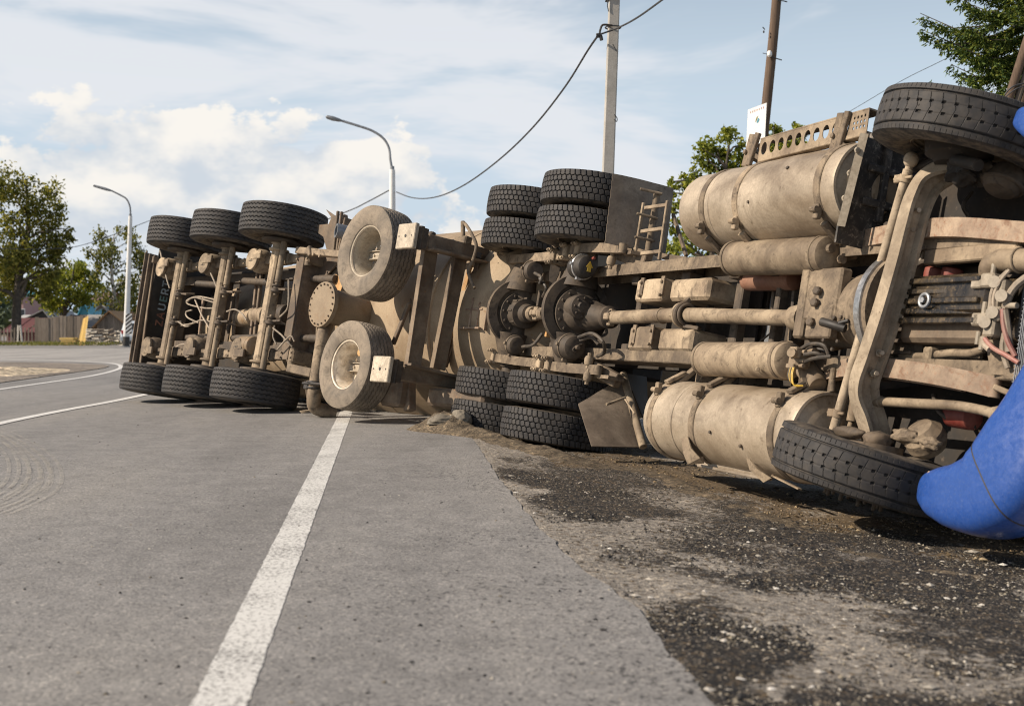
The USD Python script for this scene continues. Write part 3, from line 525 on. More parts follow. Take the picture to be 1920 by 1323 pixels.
_IV = np.array([[1, 0, 0], [0, 1, 0], [-1, 0, 0], [0, -1, 0], [0, 0, 1], [0, 0, -1.0]]); _IF = np.array([[0, 1, 4], [1, 2, 4], [2, 3, 4], [3, 0, 4], [1, 0, 5], [2, 1, 5], [3, 2, 5], [0, 3, 5]])
def scatter(P, size, flatness, seed):
    r = np.random.default_rng(seed); n = len(P)
    s = size[:, None, None] * r.uniform(0.65, 1.35, (n, 1, 3)) * np.array([1, 1, flatness]); a = r.uniform(0, 6.28, n)
    v = (_IV[None] * r.uniform(0.75, 1.2, (n, 6, 1))) * s; c, q = np.cos(a)[:, None], np.sin(a)[:, None]
    v = np.stack([v[..., 0] * c - v[..., 1] * q, v[..., 0] * q + v[..., 1] * c, v[..., 2]], -1) + P[:, None]
    return v.reshape(-1, 3), (np.arange(n)[:, None, None] * 6 + _IF[None]).reshape(-1, 3)
def scatter_points(n, seed, weight, ymax=13.5):
    r = np.random.default_rng(seed); y = 1 / r.uniform(1 / ymax, 1 / 2.9, n); x = edge_x(y) + (r.uniform(-0.03, 1, n) - .10 * r.uniform(0, 1, n) ** 6) * np.minimum(y * 0.52 + 0.4, 5.4)
    d, b = stain_at(x, y); keep = r.uniform(0, 1, n) < weight(d, b); x, y = x[keep], y[keep]
    return np.c_[x, y, land_z(x, y) - 0.004]
P = scatter_points(110000, 1, lambda d, b: 0.05 + 0.75 * d ** .8 + 0.25 * b); s = np.random.default_rng(2).lognormal(math.log(0.0042), 0.45, len(P))
obj('loose_stones', scatter(P, np.clip(s, 0.002, 0.022), 0.6, 3), 'stones', kind='stuff', label='loose dark asphalt crumbs and stones over the shoulder', cat='gravel')
P = scatter_points(42000, 5, lambda d, b: 0.8 * b); P[:, 2] += 0.004; s = np.random.default_rng(6).lognormal(math.log(0.0065), 0.45, len(P))
obj('brown_grit', scatter(P, np.clip(s, 0.003, 0.025), 0.7, 7), 'grit', kind='stuff', label='brown grit and soil spilled along the foot of the truck', cat='grit')
P = scatter_points(5200, 8, lambda d, b: 0.20 + 0.22 * d); s = np.random.default_rng(9).lognormal(math.log(0.006), 0.65, len(P))
obj('pale_chips', scatter(P, np.clip(s, 0.004, 0.045), 0.28, 10), 'chips', kind='stuff', label='pale flat stone chips strewn over the shoulder', cat='gravel')
r_ = np.random.default_rng(21); n_ = 420; yq = 1 / r_.uniform(1 / 16, 1 / 3.0, n_); xq = -0.42 * yq + r_.uniform(0, 1, n_) * (0.42 * yq + edge_x(yq))
obj('road_crumbs', scatter(np.c_[xq, yq, 0 * xq + 0.001], np.clip(r_.lognormal(math.log(0.0045), 0.5, n_), 0.002, 0.014), 0.6, 22), 'stones', kind='stuff', label='few scattered crumbs of stone on the asphalt lane', cat='gravel')
# ------------------------------------------------------------------ the two vehicles lie on their sides
# u runs forward along the vehicle, v out of its underside (towards the road user looking at it), w along its axles
class Lie:
    def __init__(s, o, h, t):
        s.o = np.array(o); s.u = np.array([math.sin(h), -math.cos(h), 0.0]); v0 = np.array([-math.cos(h), -math.sin(h), 0.0]); z = np.array([0, 0, 1.0])
        s.v = v0 * math.cos(t) + z * math.sin(t); s.w = z * math.cos(t) - v0 * math.sin(t)
    def matrix(s): return Gf.Matrix4d(*s.v, 0, *s.u, 0, *s.w, 0, *s.o, 1)
    def __call__(s, x, y, v):
        """(u, v, w) of the point seen at pixel x, y that stands v out of the axle plane."""
        d = np.array([(x - XC) / F, 1.0, -(y - HY) / F]); c = np.array([0, 0, EYE]) - s.o
        p = c + d * ((v - c @ s.v) / (d @ s.v)); return np.array([p @ s.u, v, p @ s.w])
TP = Lie((0.338, 11.91, 1.152), 0.408, 0.187)
LP = Lie((-3.826, 16.016, 1.277), 0.7196, 0.193)
UA, VA, WA = np.eye(3)

def tyre_mesh(kind, R, W, rim_r, n):
    half = {'drive': 0.130, 'steer': 0.132, 'trailer': 0.172}[kind]; K = {'drive': 46, 'steer': 54, 'trailer': 66}[kind]
    wt = np.linspace(-half, half, K); rt = R - 0.010 * (np.abs(wt) / half) ** 2.5
    side = [(rim_r - 0.012, 0.36), (rim_r + 0.012, 0.40), (rim_r + 0.02, 0.43), (rim_r + 0.3 * (R - rim_r), 0.497), (rim_r + 0.55 * (R - rim_r), 0.5), (rim_r + 0.62 * (R - rim_r), 0.494), (rim_r + 0.74 * (R - rim_r), 0.485), (R - 0.034, 0.470), (R - 0.018, half / W + 0.008)]
    wl = np.array([-b * W for a, b in side]); rl = np.array([a for a, b in side])
    w = np.r_[wl, wt, -wl[::-1]]; r0 = np.r_[rl, rt, rl[::-1]]; m = len(w)
    th = np.linspace(0, 2 * np.pi, n, endpoint=False); A, Wd = np.meshgrid(th * R, wt, indexing='ij'); I = np.arange(n)[:, None] + 0 * Wd.astype(int)
    cut = np.zeros_like(A)
    if kind == 'drive':
        p = 2 * math.pi * R / 60; D = []
        for k, c in enumerate((-0.098, -0.049, 0.0, 0.049, 0.098)):
            da = (A + 0.25 * p - (k % 2) * p / 2 + 0.22 * (Wd - c) + p / 2) % p - p / 2
            for s in (0, -1, 1): D.append(np.hypot((da + s * p) / 0.0275, (Wd - c) / 0.0275))
        D = np.sort(np.stack(D, -1), -1); cut = 0.012 * np.clip(1 - (D[..., 1] - D[..., 0] - 0.10) / 0.24, 0, 1)
    elif kind == 'trailer':
        for c in (-0.135, -0.081, -0.027, 0.027, 0.081, 0.135):
            z = 0.0055 * np.sign(np.sin(A * 2 * math.pi / 0.062 + (c > 0) * 1.5)); cut = np.maximum(cut, 0.012 * np.clip((0.0068 - np.abs(Wd - c - z)) / 0.004, 0, 1))
    else:
        for c in (-0.094, 0.094): cut = np.maximum(cut, 0.016 * np.clip((0.0075 - np.abs(Wd - c)) / 0.003, 0, 1))
        for c, ph in ((-0.031, 0), (0.031, 5)):
            notch = ((I + ph) % 26) < 8
            cut = np.maximum(cut, np.where(notch, 0.014, 0.003) * np.clip((np.where(notch, 0.0080, 0.0035) - np.abs(Wd - c)) / 0.003, 0, 1))
        cut = np.maximum(cut, np.where((np.abs(Wd) < 0.086) & ((I + np.round(np.abs(Wd) / 0.0105).astype(int)) % 26 == 0), 0.0035, 0))
        cut = np.maximum(cut, np.where((np.abs(Wd) > 0.108) & (I % 12 == 0), 0.003, 0))
    r = np.repeat(r0[None], n, 0); r[:, len(wl):len(wl) + K] -= cut
    if kind == 'drive':
        for q in (len(wl) - 1, len(wl) - 2, len(wl) + K, len(wl) + K + 1): r[:, q] -= 0.007 * ((np.arange(n) % 12) < 4)
    v = np.stack([r * np.cos(th)[:, None], r * np.sin(th)[:, None], np.repeat(w[None], n, 0)], -1).reshape(-1, 3)
    i = np.arange(n)[:, None]; k = np.arange(m - 1)[None]; a = i * m + k; b = ((i + 1) % n) * m + k
    f = np.stack([a, b, b + 1, a + 1], -1).reshape(-1, 4)
    v, f = to_mesh((v, f)); return meshkit.arrays((v, f), 28)
TY = {'drive': tyre_mesh('drive', 0.52, 0.29, 0.285, 600), 'steer': tyre_mesh('steer', 0.52, 0.30, 0.285, 1200), 'trailer': tyre_mesh('trailer', 0.535, 0.385, 0.285, 420)}
def put(path, arr, material):
    v, f, n = arr
    m = UsdGeom.Mesh.Define(stage, path); m.CreatePointsAttr(Vt.Vec3fArray.FromNumpy(v.astype(np.float32))); m.CreateFaceVertexCountsAttr(Vt.IntArray.FromNumpy(np.full(len(f), 3, np.int32)))
    m.CreateFaceVertexIndicesAttr(Vt.IntArray.FromNumpy(f.astype(np.int32).ravel())); m.CreateSubdivisionSchemeAttr('none')
    m.CreateNormalsAttr(Vt.Vec3fArray.FromNumpy(n.astype(np.float32))); m.SetNormalsInterpolation('vertex')
    UsdShade.MaterialBindingAPI.Apply(m.GetPrim()).Bind(M[material]); return m
def ring_disc(R, holes, t, z):
    m = trimesh.creation.extrude_polygon(sg.Polygon(circle(R, 64), [circle(h, 18)[::-1] + c for h, c in holes]), t, engine='earcut')
    return np.asarray(m.vertices) + [0, 0, z], np.asarray(m.faces)
def rim_parts(kind, W):
    e = W * 0.37
    if kind == 'dish':        # deep dish seen from its open side
        barrel = lathe([(0.272, -e), (0.296, -e - 0.006), (0.300, -e), (0.29, -e + 0.02), (0.275, -e + 0.04), (0.262, 0), (0.27, e - 0.04), (0.288, e - 0.02), (0.303, e), (0.298, e + 0.012), (0.284, e + 0.006), (0.268, e - 0.03), (0.252, e - 0.08), (0.248, -0.03), (0.235, -e + 0.03)], caps=False, n=56)
        hand = [(0.026, 0.205 * np.array([math.cos(a), math.sin(a)])) for a in np.linspace(0, 2 * np.pi, 8, endpoint=False)]
        bolt = [(0.0135, 0.1675 * np.array([math.cos(a), math.sin(a)])) for a in np.linspace(0.2, 2 * np.pi + 0.2, 10, endpoint=False)]
        return [barrel, ring_disc(0.243, [(0.138, np.zeros(2))] + bolt + hand, 0.012, -e + 0.028)]
    return [lathe([(0.11, 0.03), (0.17, 0.03), (0.21, 0.0), (0.25, -0.02), (0.262, 0.03), (0.272, e - 0.03), (0.295, e), (0.300, e + 0.006), (0.285, e + 0.012)], caps=False, n=48), lathe([(0.285, -e - 0.01), (0.30, -e), (0.27, -e + 0.03), (0.262, 0.0)], caps=False, n=48),
            lathe([(0.115, -0.06), (0.115, 0.05), (0.10, 0.10), (0.05, 0.115), (0.001, 0.115)], n=28, caps=False), bolts(ring_points((0, 0, 0.03), (0, 0, 1), 0.1675, 10), (0, 0, 1), 0.016, 0.03)]
def wheel(parent, c, kind, rim='hub', R3=None, flip=False, rubber='tyre', rim_mat='rim_grey', label=None, spin=0.0, scale=1.0):
    """A wheel part with its tyre and rim; c is (u, v, w); the axis is w unless R3 (3 x 3, columns in (v, u, w)) says otherwise."""
    base = str(parent.GetPrim().GetPath()); x = UsdGeom.Xform.Define(stage, numbered(base + '/wheel'))
    R3 = np.eye(3) if R3 is None else R3
    if flip: R3 = R3 @ np.diag([1.0, -1.0, -1.0])
    cs, sn = math.cos(spin), math.sin(spin); R3 = R3 @ np.array([[cs, -sn, 0], [sn, cs, 0], [0, 0, 1.0]])
    R3 = R3 * scale
    x.AddTransformOp().Set(Gf.Matrix4d(*R3[:, 0], 0, *R3[:, 1], 0, *R3[:, 2], 0, c[1], c[0], c[2], 1)); p = str(x.GetPath())
    put(p + '/tyre', TY[kind], rubber)
    rp = rim_parts(rim, {'drive': 0.29, 'steer': 0.30, 'trailer': 0.385}[kind]); usdkit.mesh(stage, p + '/rim', to_mesh(rp), M[rim_mat], smooth=35)
    if label: tag(x, label)
    return x
def vehicle(name, label, cat, lie):
    t = thing(name, label, cat, matrix=lie.matrix()); VEHICLE.add(t.GetPrim().GetName()); return t
def pack(parent, name, m, material, smooth=30, **k): return obj(name, m, material, parent, smooth=smooth, **k)

# ================================================================== the tractor unit
T = vehicle('truck_tractor', 'blue heavy tractor unit lying on its side with its dusty underside exposed', 'truck', TP)
for k, u in enumerate((-0.66, 0.66)):
    for j, w in enumerate((1.09, 0.76, -0.76, -1.09)):
        wheel(T, (u, 0, w), 'drive', flip=(j in (1, 3)), spin=0.37 * (k * 4 + j), label='outer twin wheel half sunk in the gravel' if j == 3 else None)
yaw, tl = 0.144, 0.2552 - 0.187
def front(u, v, w):
    """Front-axle coordinates to the truck's: the axle has twisted in the crash."""
    a, b, c = u * math.cos(yaw) + w * math.sin(yaw), v, w * math.cos(yaw) - u * math.sin(yaw)
    return np.array([5.15 + a, 0.0335 + b * math.cos(tl) - c * math.sin(tl), b * math.sin(tl) + c * math.cos(tl)])
o3 = front(0, 0, 0); B3 = np.stack([front(0, 1, 0) - o3, front(1, 0, 0) - o3, front(0, 0, 1) - o3], 1)[[1, 0, 2]]   # columns v, u, w axes as (v, u, w)
wheel(T, front(0, 0, 1.02), 'steer', R3=B3, spin=0.3, label='raised front wheel')
wheel(T, front(0, 0, -1.02), 'steer', R3=B3, flip=True, spin=0.1, label='lower front wheel on the gravel')

for s in (1, -1):     # chassis rails: a web and two flanges
    pack(T, 'frame_rail', [box((2.4, -0.165, s * 0.42), (7.6, 0.27, 0.010), 0.002), box((2.4, -0.030, s * 0.373), (7.6, 0.010, 0.095), 0.002), box((2.4, -0.300, s * 0.373), (7.6, 0.010, 0.095), 0.002)], 'frame')
for u, wd in ((-1.2, 0.10), (0.0, 0.16), (1.42, 0.08), (2.25, 0.09), (2.95, 0.10), (3.45, 0.06)):
    pack(T, 'cross_member', [box((u, -0.24, 0), (wd, 0.08, 0.80), 0.01), box((u, -0.20, 0.30), (wd * 1.4, 0.14, 0.08), 0.01), box((u, -0.20, -0.30), (wd * 1.4, 0.14, 0.08), 0.01)], 'dust_dark')
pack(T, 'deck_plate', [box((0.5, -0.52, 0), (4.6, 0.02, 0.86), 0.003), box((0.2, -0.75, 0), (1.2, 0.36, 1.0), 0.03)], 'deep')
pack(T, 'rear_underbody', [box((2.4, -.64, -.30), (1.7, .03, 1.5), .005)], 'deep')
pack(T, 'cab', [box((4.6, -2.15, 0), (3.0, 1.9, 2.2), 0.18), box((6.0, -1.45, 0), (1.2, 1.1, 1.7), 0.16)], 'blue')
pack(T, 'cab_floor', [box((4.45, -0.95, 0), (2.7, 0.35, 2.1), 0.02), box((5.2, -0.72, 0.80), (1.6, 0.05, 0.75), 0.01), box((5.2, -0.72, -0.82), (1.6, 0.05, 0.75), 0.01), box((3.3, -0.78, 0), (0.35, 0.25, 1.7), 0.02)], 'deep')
for k, (w, vv, m_) in enumerate(((0.22, -0.62, 'dust_dark'), (0.10, -0.60, 'galvanised'), (-0.05, -0.64, 'dust_dark'), (-0.17, -0.58, 'frame'), (-0.28, -0.62, 'dust_dark'))):   # pieces of the cab's rear seen between the rails
    pack(T, 'rear_panel', [box((2.75 + 0.16 * k, vv, w * 0.4), (0.10, 0.10, 0.74), 0.01)], m_)
pack(T, 'battery_tray', [bar(TP(1455, 520, -.35), TP(1448, 645, -.35), .05, .03), bar(TP(1497, 525, -.3), TP(1490, 640, -.3), .09, .03), bar(TP(1340, 520, -.25), TP(1322, 640, -.25), .05, .04), bar(TP(1425, 640, -.3), TP(1470, 605, -.3), .012, .012)], 'dust_dark')

def banjo(u, fwd):
    parts = [lathe([(0.085, -0.88), (0.085, -0.60), (0.075, -0.50), (0.095, -0.36), (0.14, -0.26), (0.15, 0.0), (0.14, 0.26), (0.095, 0.36), (0.075, 0.50), (0.085, 0.60), (0.085, 0.88)], (u, 0, 0), WA, 24),
             lathe([(0.001, -0.20), (0.10, -0.185), (0.22, -0.13), (0.30, -0.04), (0.335, 0.0), (0.335, 0.055), (0.25, 0.075), (0.25, 0.05), (0.001, 0.05)], (u, 0.03, 0), UA, 40, caps=False)]
    arms = trimesh.convex.convex_hull(np.vstack([ring_points((u, 0.04, s * 0.22), WA, 0.19, 14) for s in (1,)] + [ring_points((u, 0.0, 0.56), WA, 0.10, 14)]))
    arm2 = trimesh.convex.convex_hull(np.vstack([ring_points((u, 0.04, -0.22), WA, 0.19, 14), ring_points((u, 0.0, -0.56), WA, 0.10, 14)]))
    return parts + [arms, arm2]
for k, u in enumerate((-0.66, 0.66)):
    ax = pack(T, 'drive_axle', banjo(u, k), 'dust_dark', label='rear drive axle' if k == 0 else 'front drive axle')
    if k == 0:
        pack(T, 'differential', [lathe([(0.215, 0.07), (0.215, 0.10), (0.155, 0.11), (0.145, 0.20), (0.150, 0.21), (0.150, 0.235), (0.10, 0.25), (0.085, 0.33), (0.06, 0.34), (0.06, 0.39)], (u, 0.03, -0.01), UA, 32)] + bolts(ring_points((u + 0.10, 0.03, -0.01), UA, 0.19, 12), UA, 0.013, 0.02) + [bar((u + 0.11, 0.03 + 0.15 * math.cos(a), 0.15 * math.sin(a)), (u + 0.21, 0.03 + 0.148 * math.cos(a), 0.148 * math.sin(a)), 0.02, 0.02) for a in np.linspace(0, 6.28, 8, endpoint=False)], 'dust_dark')
    else:
        pack(T, 'differential', [lathe([(0.23, 0.07), (0.23, 0.10), (0.17, 0.12), (0.165, 0.22), (0.14, 0.26), (0.001, 0.27)], (u, 0.03, -0.02), UA, 36, caps=False), lathe([(0.10, 0.1), (0.115, 0.2), (0.11, 0.30), (0.06, 0.32), (0.05, 0.335), (0.001, 0.34)], (u, 0.10, 0.02), UA, 28, caps=False),
             trimesh.convex.convex_hull(np.vstack([ring_points((u + 0.14, -0.02, -0.03), UA, 0.17, 18), ring_points((u + 0.50, -0.07, -0.04), UA, 0.085, 18)])), lathe([(0.10, 0.48), (0.10, 0.54), (0.07, 0.56), (0.07, 0.60)], (u, -0.07, -0.04), UA, 24)]
             + bolts(ring_points((u + 0.10, 0.03, -0.02), UA, 0.205, 14), UA, 0.013, 0.02) + bolts(ring_points((u + 0.31, 0.10, 0.02), UA, 0.085, 8), UA, 0.010, 0.015), 'dust_dark')
ia, ib = np.array([-0.66 + 0.40, 0.03, -0.01]), np.array([0.36, -0.02, -0.03])
pack(T, 'inter_axle_shaft', [rod(ia - 0.03 * UA, ia + 0.05 * UA, 0.075), rod(ia, ib, 0.05, n=20), box(ia + 0.09 * UA, (0.10, 0.05, 0.13), 0.02), box(ia + 0.15 * UA, (0.10, 0.13, 0.05), 0.02), rod(ia + .09 * UA + .04 * VA, ia + .09 * UA + .07 * VA, .03), lathe([(.06, 0), (.06, .10)], ia + 0.2 * UA, UA, 20)], 'frame')
da, db, dc = np.array([1.24, -0.06, -0.045]), TP(1283, 590, -0.03), TP(1510, 597, -0.06)
du1, du2 = (db - da) / np.linalg.norm(db - da), (dc - db) / np.linalg.norm(dc - db)
pack(T, 'drive_shaft', [rod(da, db - 0.05 * du1, 0.058, n=24), lathe([(.063, 0), (.068, .01), (.063, .02)], da + 0.72 * (db - da), du1, 24), box(da + 0.02 * du1, (0.09, 0.15, 0.06), 0.02), box(da - 0.02 * du1, (0.09, 0.06, 0.15), 0.02), rod(db + 0.06 * du2, dc - 0.14 * du2, 0.057, n=24), lathe([(0.057, -.16), (0.085, -0.12), (0.095, -0.05), (.095, 0.0)], dc, du2, 24), box(dc - .02 * du2, (.08, .07, .19), .02), lathe([(.07, -.05), (.10, -.04), (.10, -.015), (.07, 0)], db, du1, 24), box(db - .07 * du1, (.06, .17, .06), .02)], 'dust')
pack(T, 'shaft_bearing', [torus(db + 0.01 * UA, du2, 0.088, 0.020), torus(db + .045 * UA, du2, 0.078, 0.014), bar(db + 0.1 * WA, db + np.array([0.02, -.12, 0.26]), .05, .04), bar(db - 0.09 * WA + .03 * UA, db + np.array([0.16, -.06, -0.10]), .05, .03), bolts(ring_points(db, du2, .075, 8), -du2, .012, .02)], 'dust_dark')

# brake chambers on the drive axles
for (x, y, v, r, L, m_, lab) in ((1001, 508, .13, .100, .17, 'dust_dark', None), (968, 648, .12, .095, .17, 'dust_dark', None), (1072, 651, .14, .115, .27, 'dust_dark', None), (1097, 500, .14, .108, .26, 'black', 'new black brake chamber with bright clamp')):
    c = TP(x, y, v) - 0.04 * UA
    bc = pack(T, 'brake_chamber', [lathe([(r * .55, -L * .62), (r * .9, -L * .5), (r * .96, -L * .1), (r, -0.02), (r, .02), (r * .95, .05), (r * .88, L * .38), (r * .6, L * .46), (.001, L * .48)], c, UA, 32, caps=False), rod(c - L * .62 * UA, c - (L * .62 + .14) * UA, .022)], m_, label=lab)
    pack(bc, 'clamp', [torus(c + 0.0 * UA, UA, r * 1.01, .012, 32, 6), box(c + [0, r * .3, -r * 1.05], (.03, .05, .03)), box(c + [0, r, .01], (.03, .05, .03))], 'chrome' if m_ == 'black' else 'frame')
    if m_ == 'black':
        q = c + (L * .49) * UA
        pack(bc, 'warning_arrow', [plate([(-.018, -.05), (.018, -.05), (.018, -.01), (.034, -.01), (0, .045), (-.034, -.01), (-.018, -.01)], .004, q + .002 * UA, VA * -1, WA)], 'yellow')
        pack(bc, 'red_cap', [rod(q + [-.02, -.03, .075], q + [0.01, -.03, .085], .014)], 'red')
    elif r > .11: pack(bc, 'release_bolt', [rod(c + L * .48 * UA, c + (L * .48 + .05) * UA, .02), bar(c + (L * .5) * UA + [0, .01, .01], c + (L * .5) * UA + [0, -.05, .04], .012, .012), torus(c + L * .5 * UA + [0, .01, -.02], UA, .02, .006, 16, 6)], 'dust_dark')
# walking beams / spring ends along the drive axles
def spring_bar(pts, w_, h_, m_, clamps=(), eyes=()):
    P = [TP(*p) for p in pts]; g = [sweep(smooth_path(P, 6), [(-w_ / 2, -h_ / 2), (w_ / 2, -h_ / 2), (w_ / 2, h_ / 2), (-w_ / 2, h_ / 2)], up=VA)]
    for e in eyes: g.append(lathe([(h_ * .62, -w_ / 2), (h_ * .62, w_ / 2)], TP(*e), WA, 20))
    return g
for pts, cl in (([(932, 489, .10), (985, 485, .12), (1050, 480, .10)], [(944, 486), (1038, 481)]), ([(1052, 474, .08), (1100, 466, .12), (1168, 466, .06)], [(1062, 473), (1084, 470)]),
                ([(915, 668, .10), (965, 676, .12), (1018, 682, .10)], [(925, 668), (1012, 681)]), ([(1018, 684, .08), (1065, 690, .12), (1122, 694, .06)], [(1028, 684)])):
    sp = pack(T, 'suspension_spring', spring_bar(pts, .085, .06, 'frame', eyes=[(pts[-1][0], pts[-1][1], pts[-1][2])]) + spring_bar([(a, b, c - .07) for a, b, c in pts], .08, .05, 'frame'), 'frame')
    for x, y in cl:
        c = TP(x, y, .14); pack(sp, 'spring_clamp', [box(c, (.09, .05, .15), .01), box(c - [0, .1, 0], (.10, .12, .12), .01)] + [rod(c + [du, -.12, dw], c + [du, .07, dw], .013) for du in (-.03, .03) for dw in (-.06, .06)] + [lathe([(.022, 0), (.022, .025)], c + [du, .03, dw], VA, 6) for du in (-.03, .03) for dw in (-.06, .06)], 'dust')
for x, y, v in ((1042, 455, .05), (1147, 458, .08), (1146, 489, .05), (1102, 706, .1), (1104, 676, .1)):
    c = TP(x, y, v); pack(T, 'spring_pin', [lathe([(.03, -.04), (.04, -.02), (.04, .02), (.03, .04)], c, WA, 12), lathe([(.02, -.07), (.02, .07)], c, WA, 8)], 'dust')
pack(T, 'spring_hanger', [plate([(0, 0), (.16, .02), (.2, -.12), (.05, -.2), (-.05, -.15)], .03, TP(1170, 475, .02), UA, VA), bar(TP(1160, 470, -.05), TP(1215, 490, -.1), .08, .16), bar(TP(1115, 690, .02), TP(1160, 715, -.1), .10, .12), plate([(0, 0), (.2, .0), (.16, -.18), (-.02, -.2)], .03, TP(1120, 705, .05), UA, VA)], 'frame')
pack(T, 'bump_bracket', [plate([(-.05, .10), (.05, .10), (.05, -.02), (.01, -.16), (-.03, -.16), (-.05, -.02)], .04, TP(1040, 508, .05), UA * .5 - VA * .8, WA), bar(TP(1015, 545, .0), TP(1010, 575, .0), .05, .04)], 'dust_dark')
for pts in ([(1003, 512, .2), (1015, 520, .2), (1012, 532, .2)], [(1012, 522, .18), (1024, 540, .15), (1018, 556, .1)], [(980, 650, .2), (1000, 646, .2), (1017, 625, .15)], [(1085, 632, .2), (1110, 625, .2), (1130, 640, .18), (1133, 660, .1), (1120, 668, .05)], [(1088, 638, .18), (1108, 632, .15), (1122, 645, .1)]):
    pack(T, 'brake_hose', [hose([TP(*p) for p in pts], .016)], 'hose_dark')
pack(T, 'lift_ring', [torus(TP(940, 515, .05), UA * .6 + VA * .8, .10, .022), bar(TP(932, 480, .0), TP(930, 520, .0), .05, .03)], 'frame')
pack(T, 'air_bag', [lathe([(.10, -.06), (.115, -.03), (.115, .05), (.09, .08)], TP(935, 640, .0), UA, 24), lathe([(.12, -.07), (.12, -.06)], TP(930, 640, .0), UA, 24)], 'black')
pack(T, 'orange_stop', [bar(TP(1031, 602, -.15), TP(1026, 632, -.15), .05, .04)], 'orange')

# upper and lower mudguards of the drive wheels, with their frames
def guard(tl_, tr_, bl_, br_, bulge, n=9):
    g = np.zeros((n, n, 3)); A, Bb, C, D = (TP(*p) for p in (tl_, tr_, bl_, br_))
    for i, s in enumerate(np.linspace(0, 1, n)):
        for j, t in enumerate(np.linspace(0, 1, n)): g[i, j] = (1 - t) * ((1 - s) * A + s * Bb) + t * ((1 - s) * C + s * D) + UA * bulge * 4 * s * (1 - s)
    g += 0.012 * (meshkit.fbm(g * 4, 3, 8)[..., None] - .5); return sheet(g, .008)
mg = pack(T, 'mudguard', [guard((1149, 326, .22), (1263, 354, -.42), (1134, 455, .22), (1246, 486, -.42), .05)], 'guard')
pack(mg, 'guard_frame', [bar(TP(*a), TP(*b), .026, .026) for a, b in (((1207, 380, -.04), (1190, 482, -.04)), ((1252, 376, -.10), (1236, 487, -.10)))] + [bar(TP(*a), TP(*b), .02, .03) for a, b in (((1209, 390, -.04), (1250, 384, -.1)), ((1202, 434, -.04), (1244, 428, -.1)), ((1195, 476, -.04), (1240, 471, -.1)))], 'dust')
pack(mg, 'guard_stay', [rod(TP(1200, 354, .02), TP(1242, 364, -.16), .013), rod(TP(1194, 400, .02), TP(1234, 410, -.16), .012), rod(TP(1190, 444, .02), TP(1228, 452, -.16), .012), rod(TP(1233, 360, -.14), TP(1214, 478, -.14), .032), bar(TP(1262, 402, -.4), TP(1287, 480, -.35), .03, .03), bar(TP(1240, 480, -.2), TP(1290, 488, -.2), .05, .05)], 'frame')
mg = pack(T, 'mudguard', [guard((1084, 757, .22), (1170, 703, -.30), (1109, 836, .22), (1210, 838, -.30), .03)], 'guard', label='lower mudguard bent against the ground')
pack(mg, 'guard_stay', [rod(TP(1168, 700, -.22), TP(1206, 838, -.22), .034), rod(TP(1137, 758, .06), TP(1173, 745, -.15), .012), rod(TP(1172, 748, -.1), TP(1190, 775, -.1), .008)], 'dust')
pack(mg, 'inner_flap', [guard((1172, 700, -.32), (1212, 706, -.62), (1212, 800, -.32), (1216, 820, -.62), .02)], 'deep')

# tool and battery boxes between the rails
for x0, x1, yc, hh in ((1192, 1325, 541, .19), (1178, 1292, 634, .20)):
    a, b = TP(x0, yc, .0), TP(x1, yc, .0); c = (a + b) / 2; L = b[0] - a[0]
    tb = pack(T, 'tool_box', [box((a[0] + L * .20, -.16, c[2]), (L * .40, .32, hh), .02), box((a[0] + L * .72, -.20, c[2] - .005), (L * .52, .34, hh * .92), .025)], 'dust')
    pack(tb, 'box_strap', [box((a[0] + L * q, .004, c[2] + dw), (.05, .014, hh * .8), .004) for q, dw in ((.10, .03), (.40, .03))] + [rod((a[0] + L * q, .0, c[2] + dw), (a[0] + L * q, .03, c[2] + dw), .013) for q in (.10, .40) for dw in (.06, -.05)], 'frame')
# air reservoirs
def dent(m, amp, sc, seed):
    v, f = to_mesh(m); c = v.mean(0); v = v.copy(); d = v - c; d[:, 0] = 0; n_ = np.linalg.norm(d, axis=1, keepdims=True); d = d / np.maximum(n_, .05)
    return v + d * (meshkit.fbm(v * sc, 3, seed)[:, None] - .5) * 2 * amp, f
def vessel(p, q, r):
    p, q = np.array(p), np.array(q); L = np.linalg.norm(q - p); k = r * .42
    return lathe([(.001, -k * .62), (r * .45, -k * .55), (r * .8, -k * .28), (r * .97, 0), (r, .03), (r, L - .03), (r * .97, L), (r * .8, L + k * .28), (r * .45, L + k * .55), (.001, L + k * .62)], p, q - p, 40, caps=False)
a, b = TP(1378, 485, .02), TP(1556, 478, .02)
at1 = pack(T, 'air_tank', [vessel(a, b, .125)], 'dust'); pack(at1, 'tank_band', [lathe([(.128, -.016), (.131, -.013), (.131, .013), (.128, .016)], a + (b - a) * q, b - a, 40) for q in (.0, .93)] + [lathe([(.03, 0), (.03, .03)], b + (b - a) / np.linalg.norm(b - a) * .05 + d, b - a, 10) for d in ([0, .05, .03], [0, -.05, -.02])], 'frame')
a, b = TP(1322, 673, .05), TP(1480, 676, .05)
at2 = pack(T, 'air_tank', [vessel(a, b, .125)], 'dust'); pack(at2, 'tank_band', [lathe([(.128, -.016), (.131, -.013), (.131, .013), (.128, .016)], a + (b - a) * q, b - a, 40) for q in (.02, .95)] + [rod(TP(1420, 692, .17), TP(1421, 692, .20), .015)], 'frame')
pack(T, 'air_tank', [vessel(TP(1402, 527, -.24), TP(1490, 525, -.24), .075)], 'terracotta', label='small red oxide air reservoir')
c = TP(1500, 672, .08)
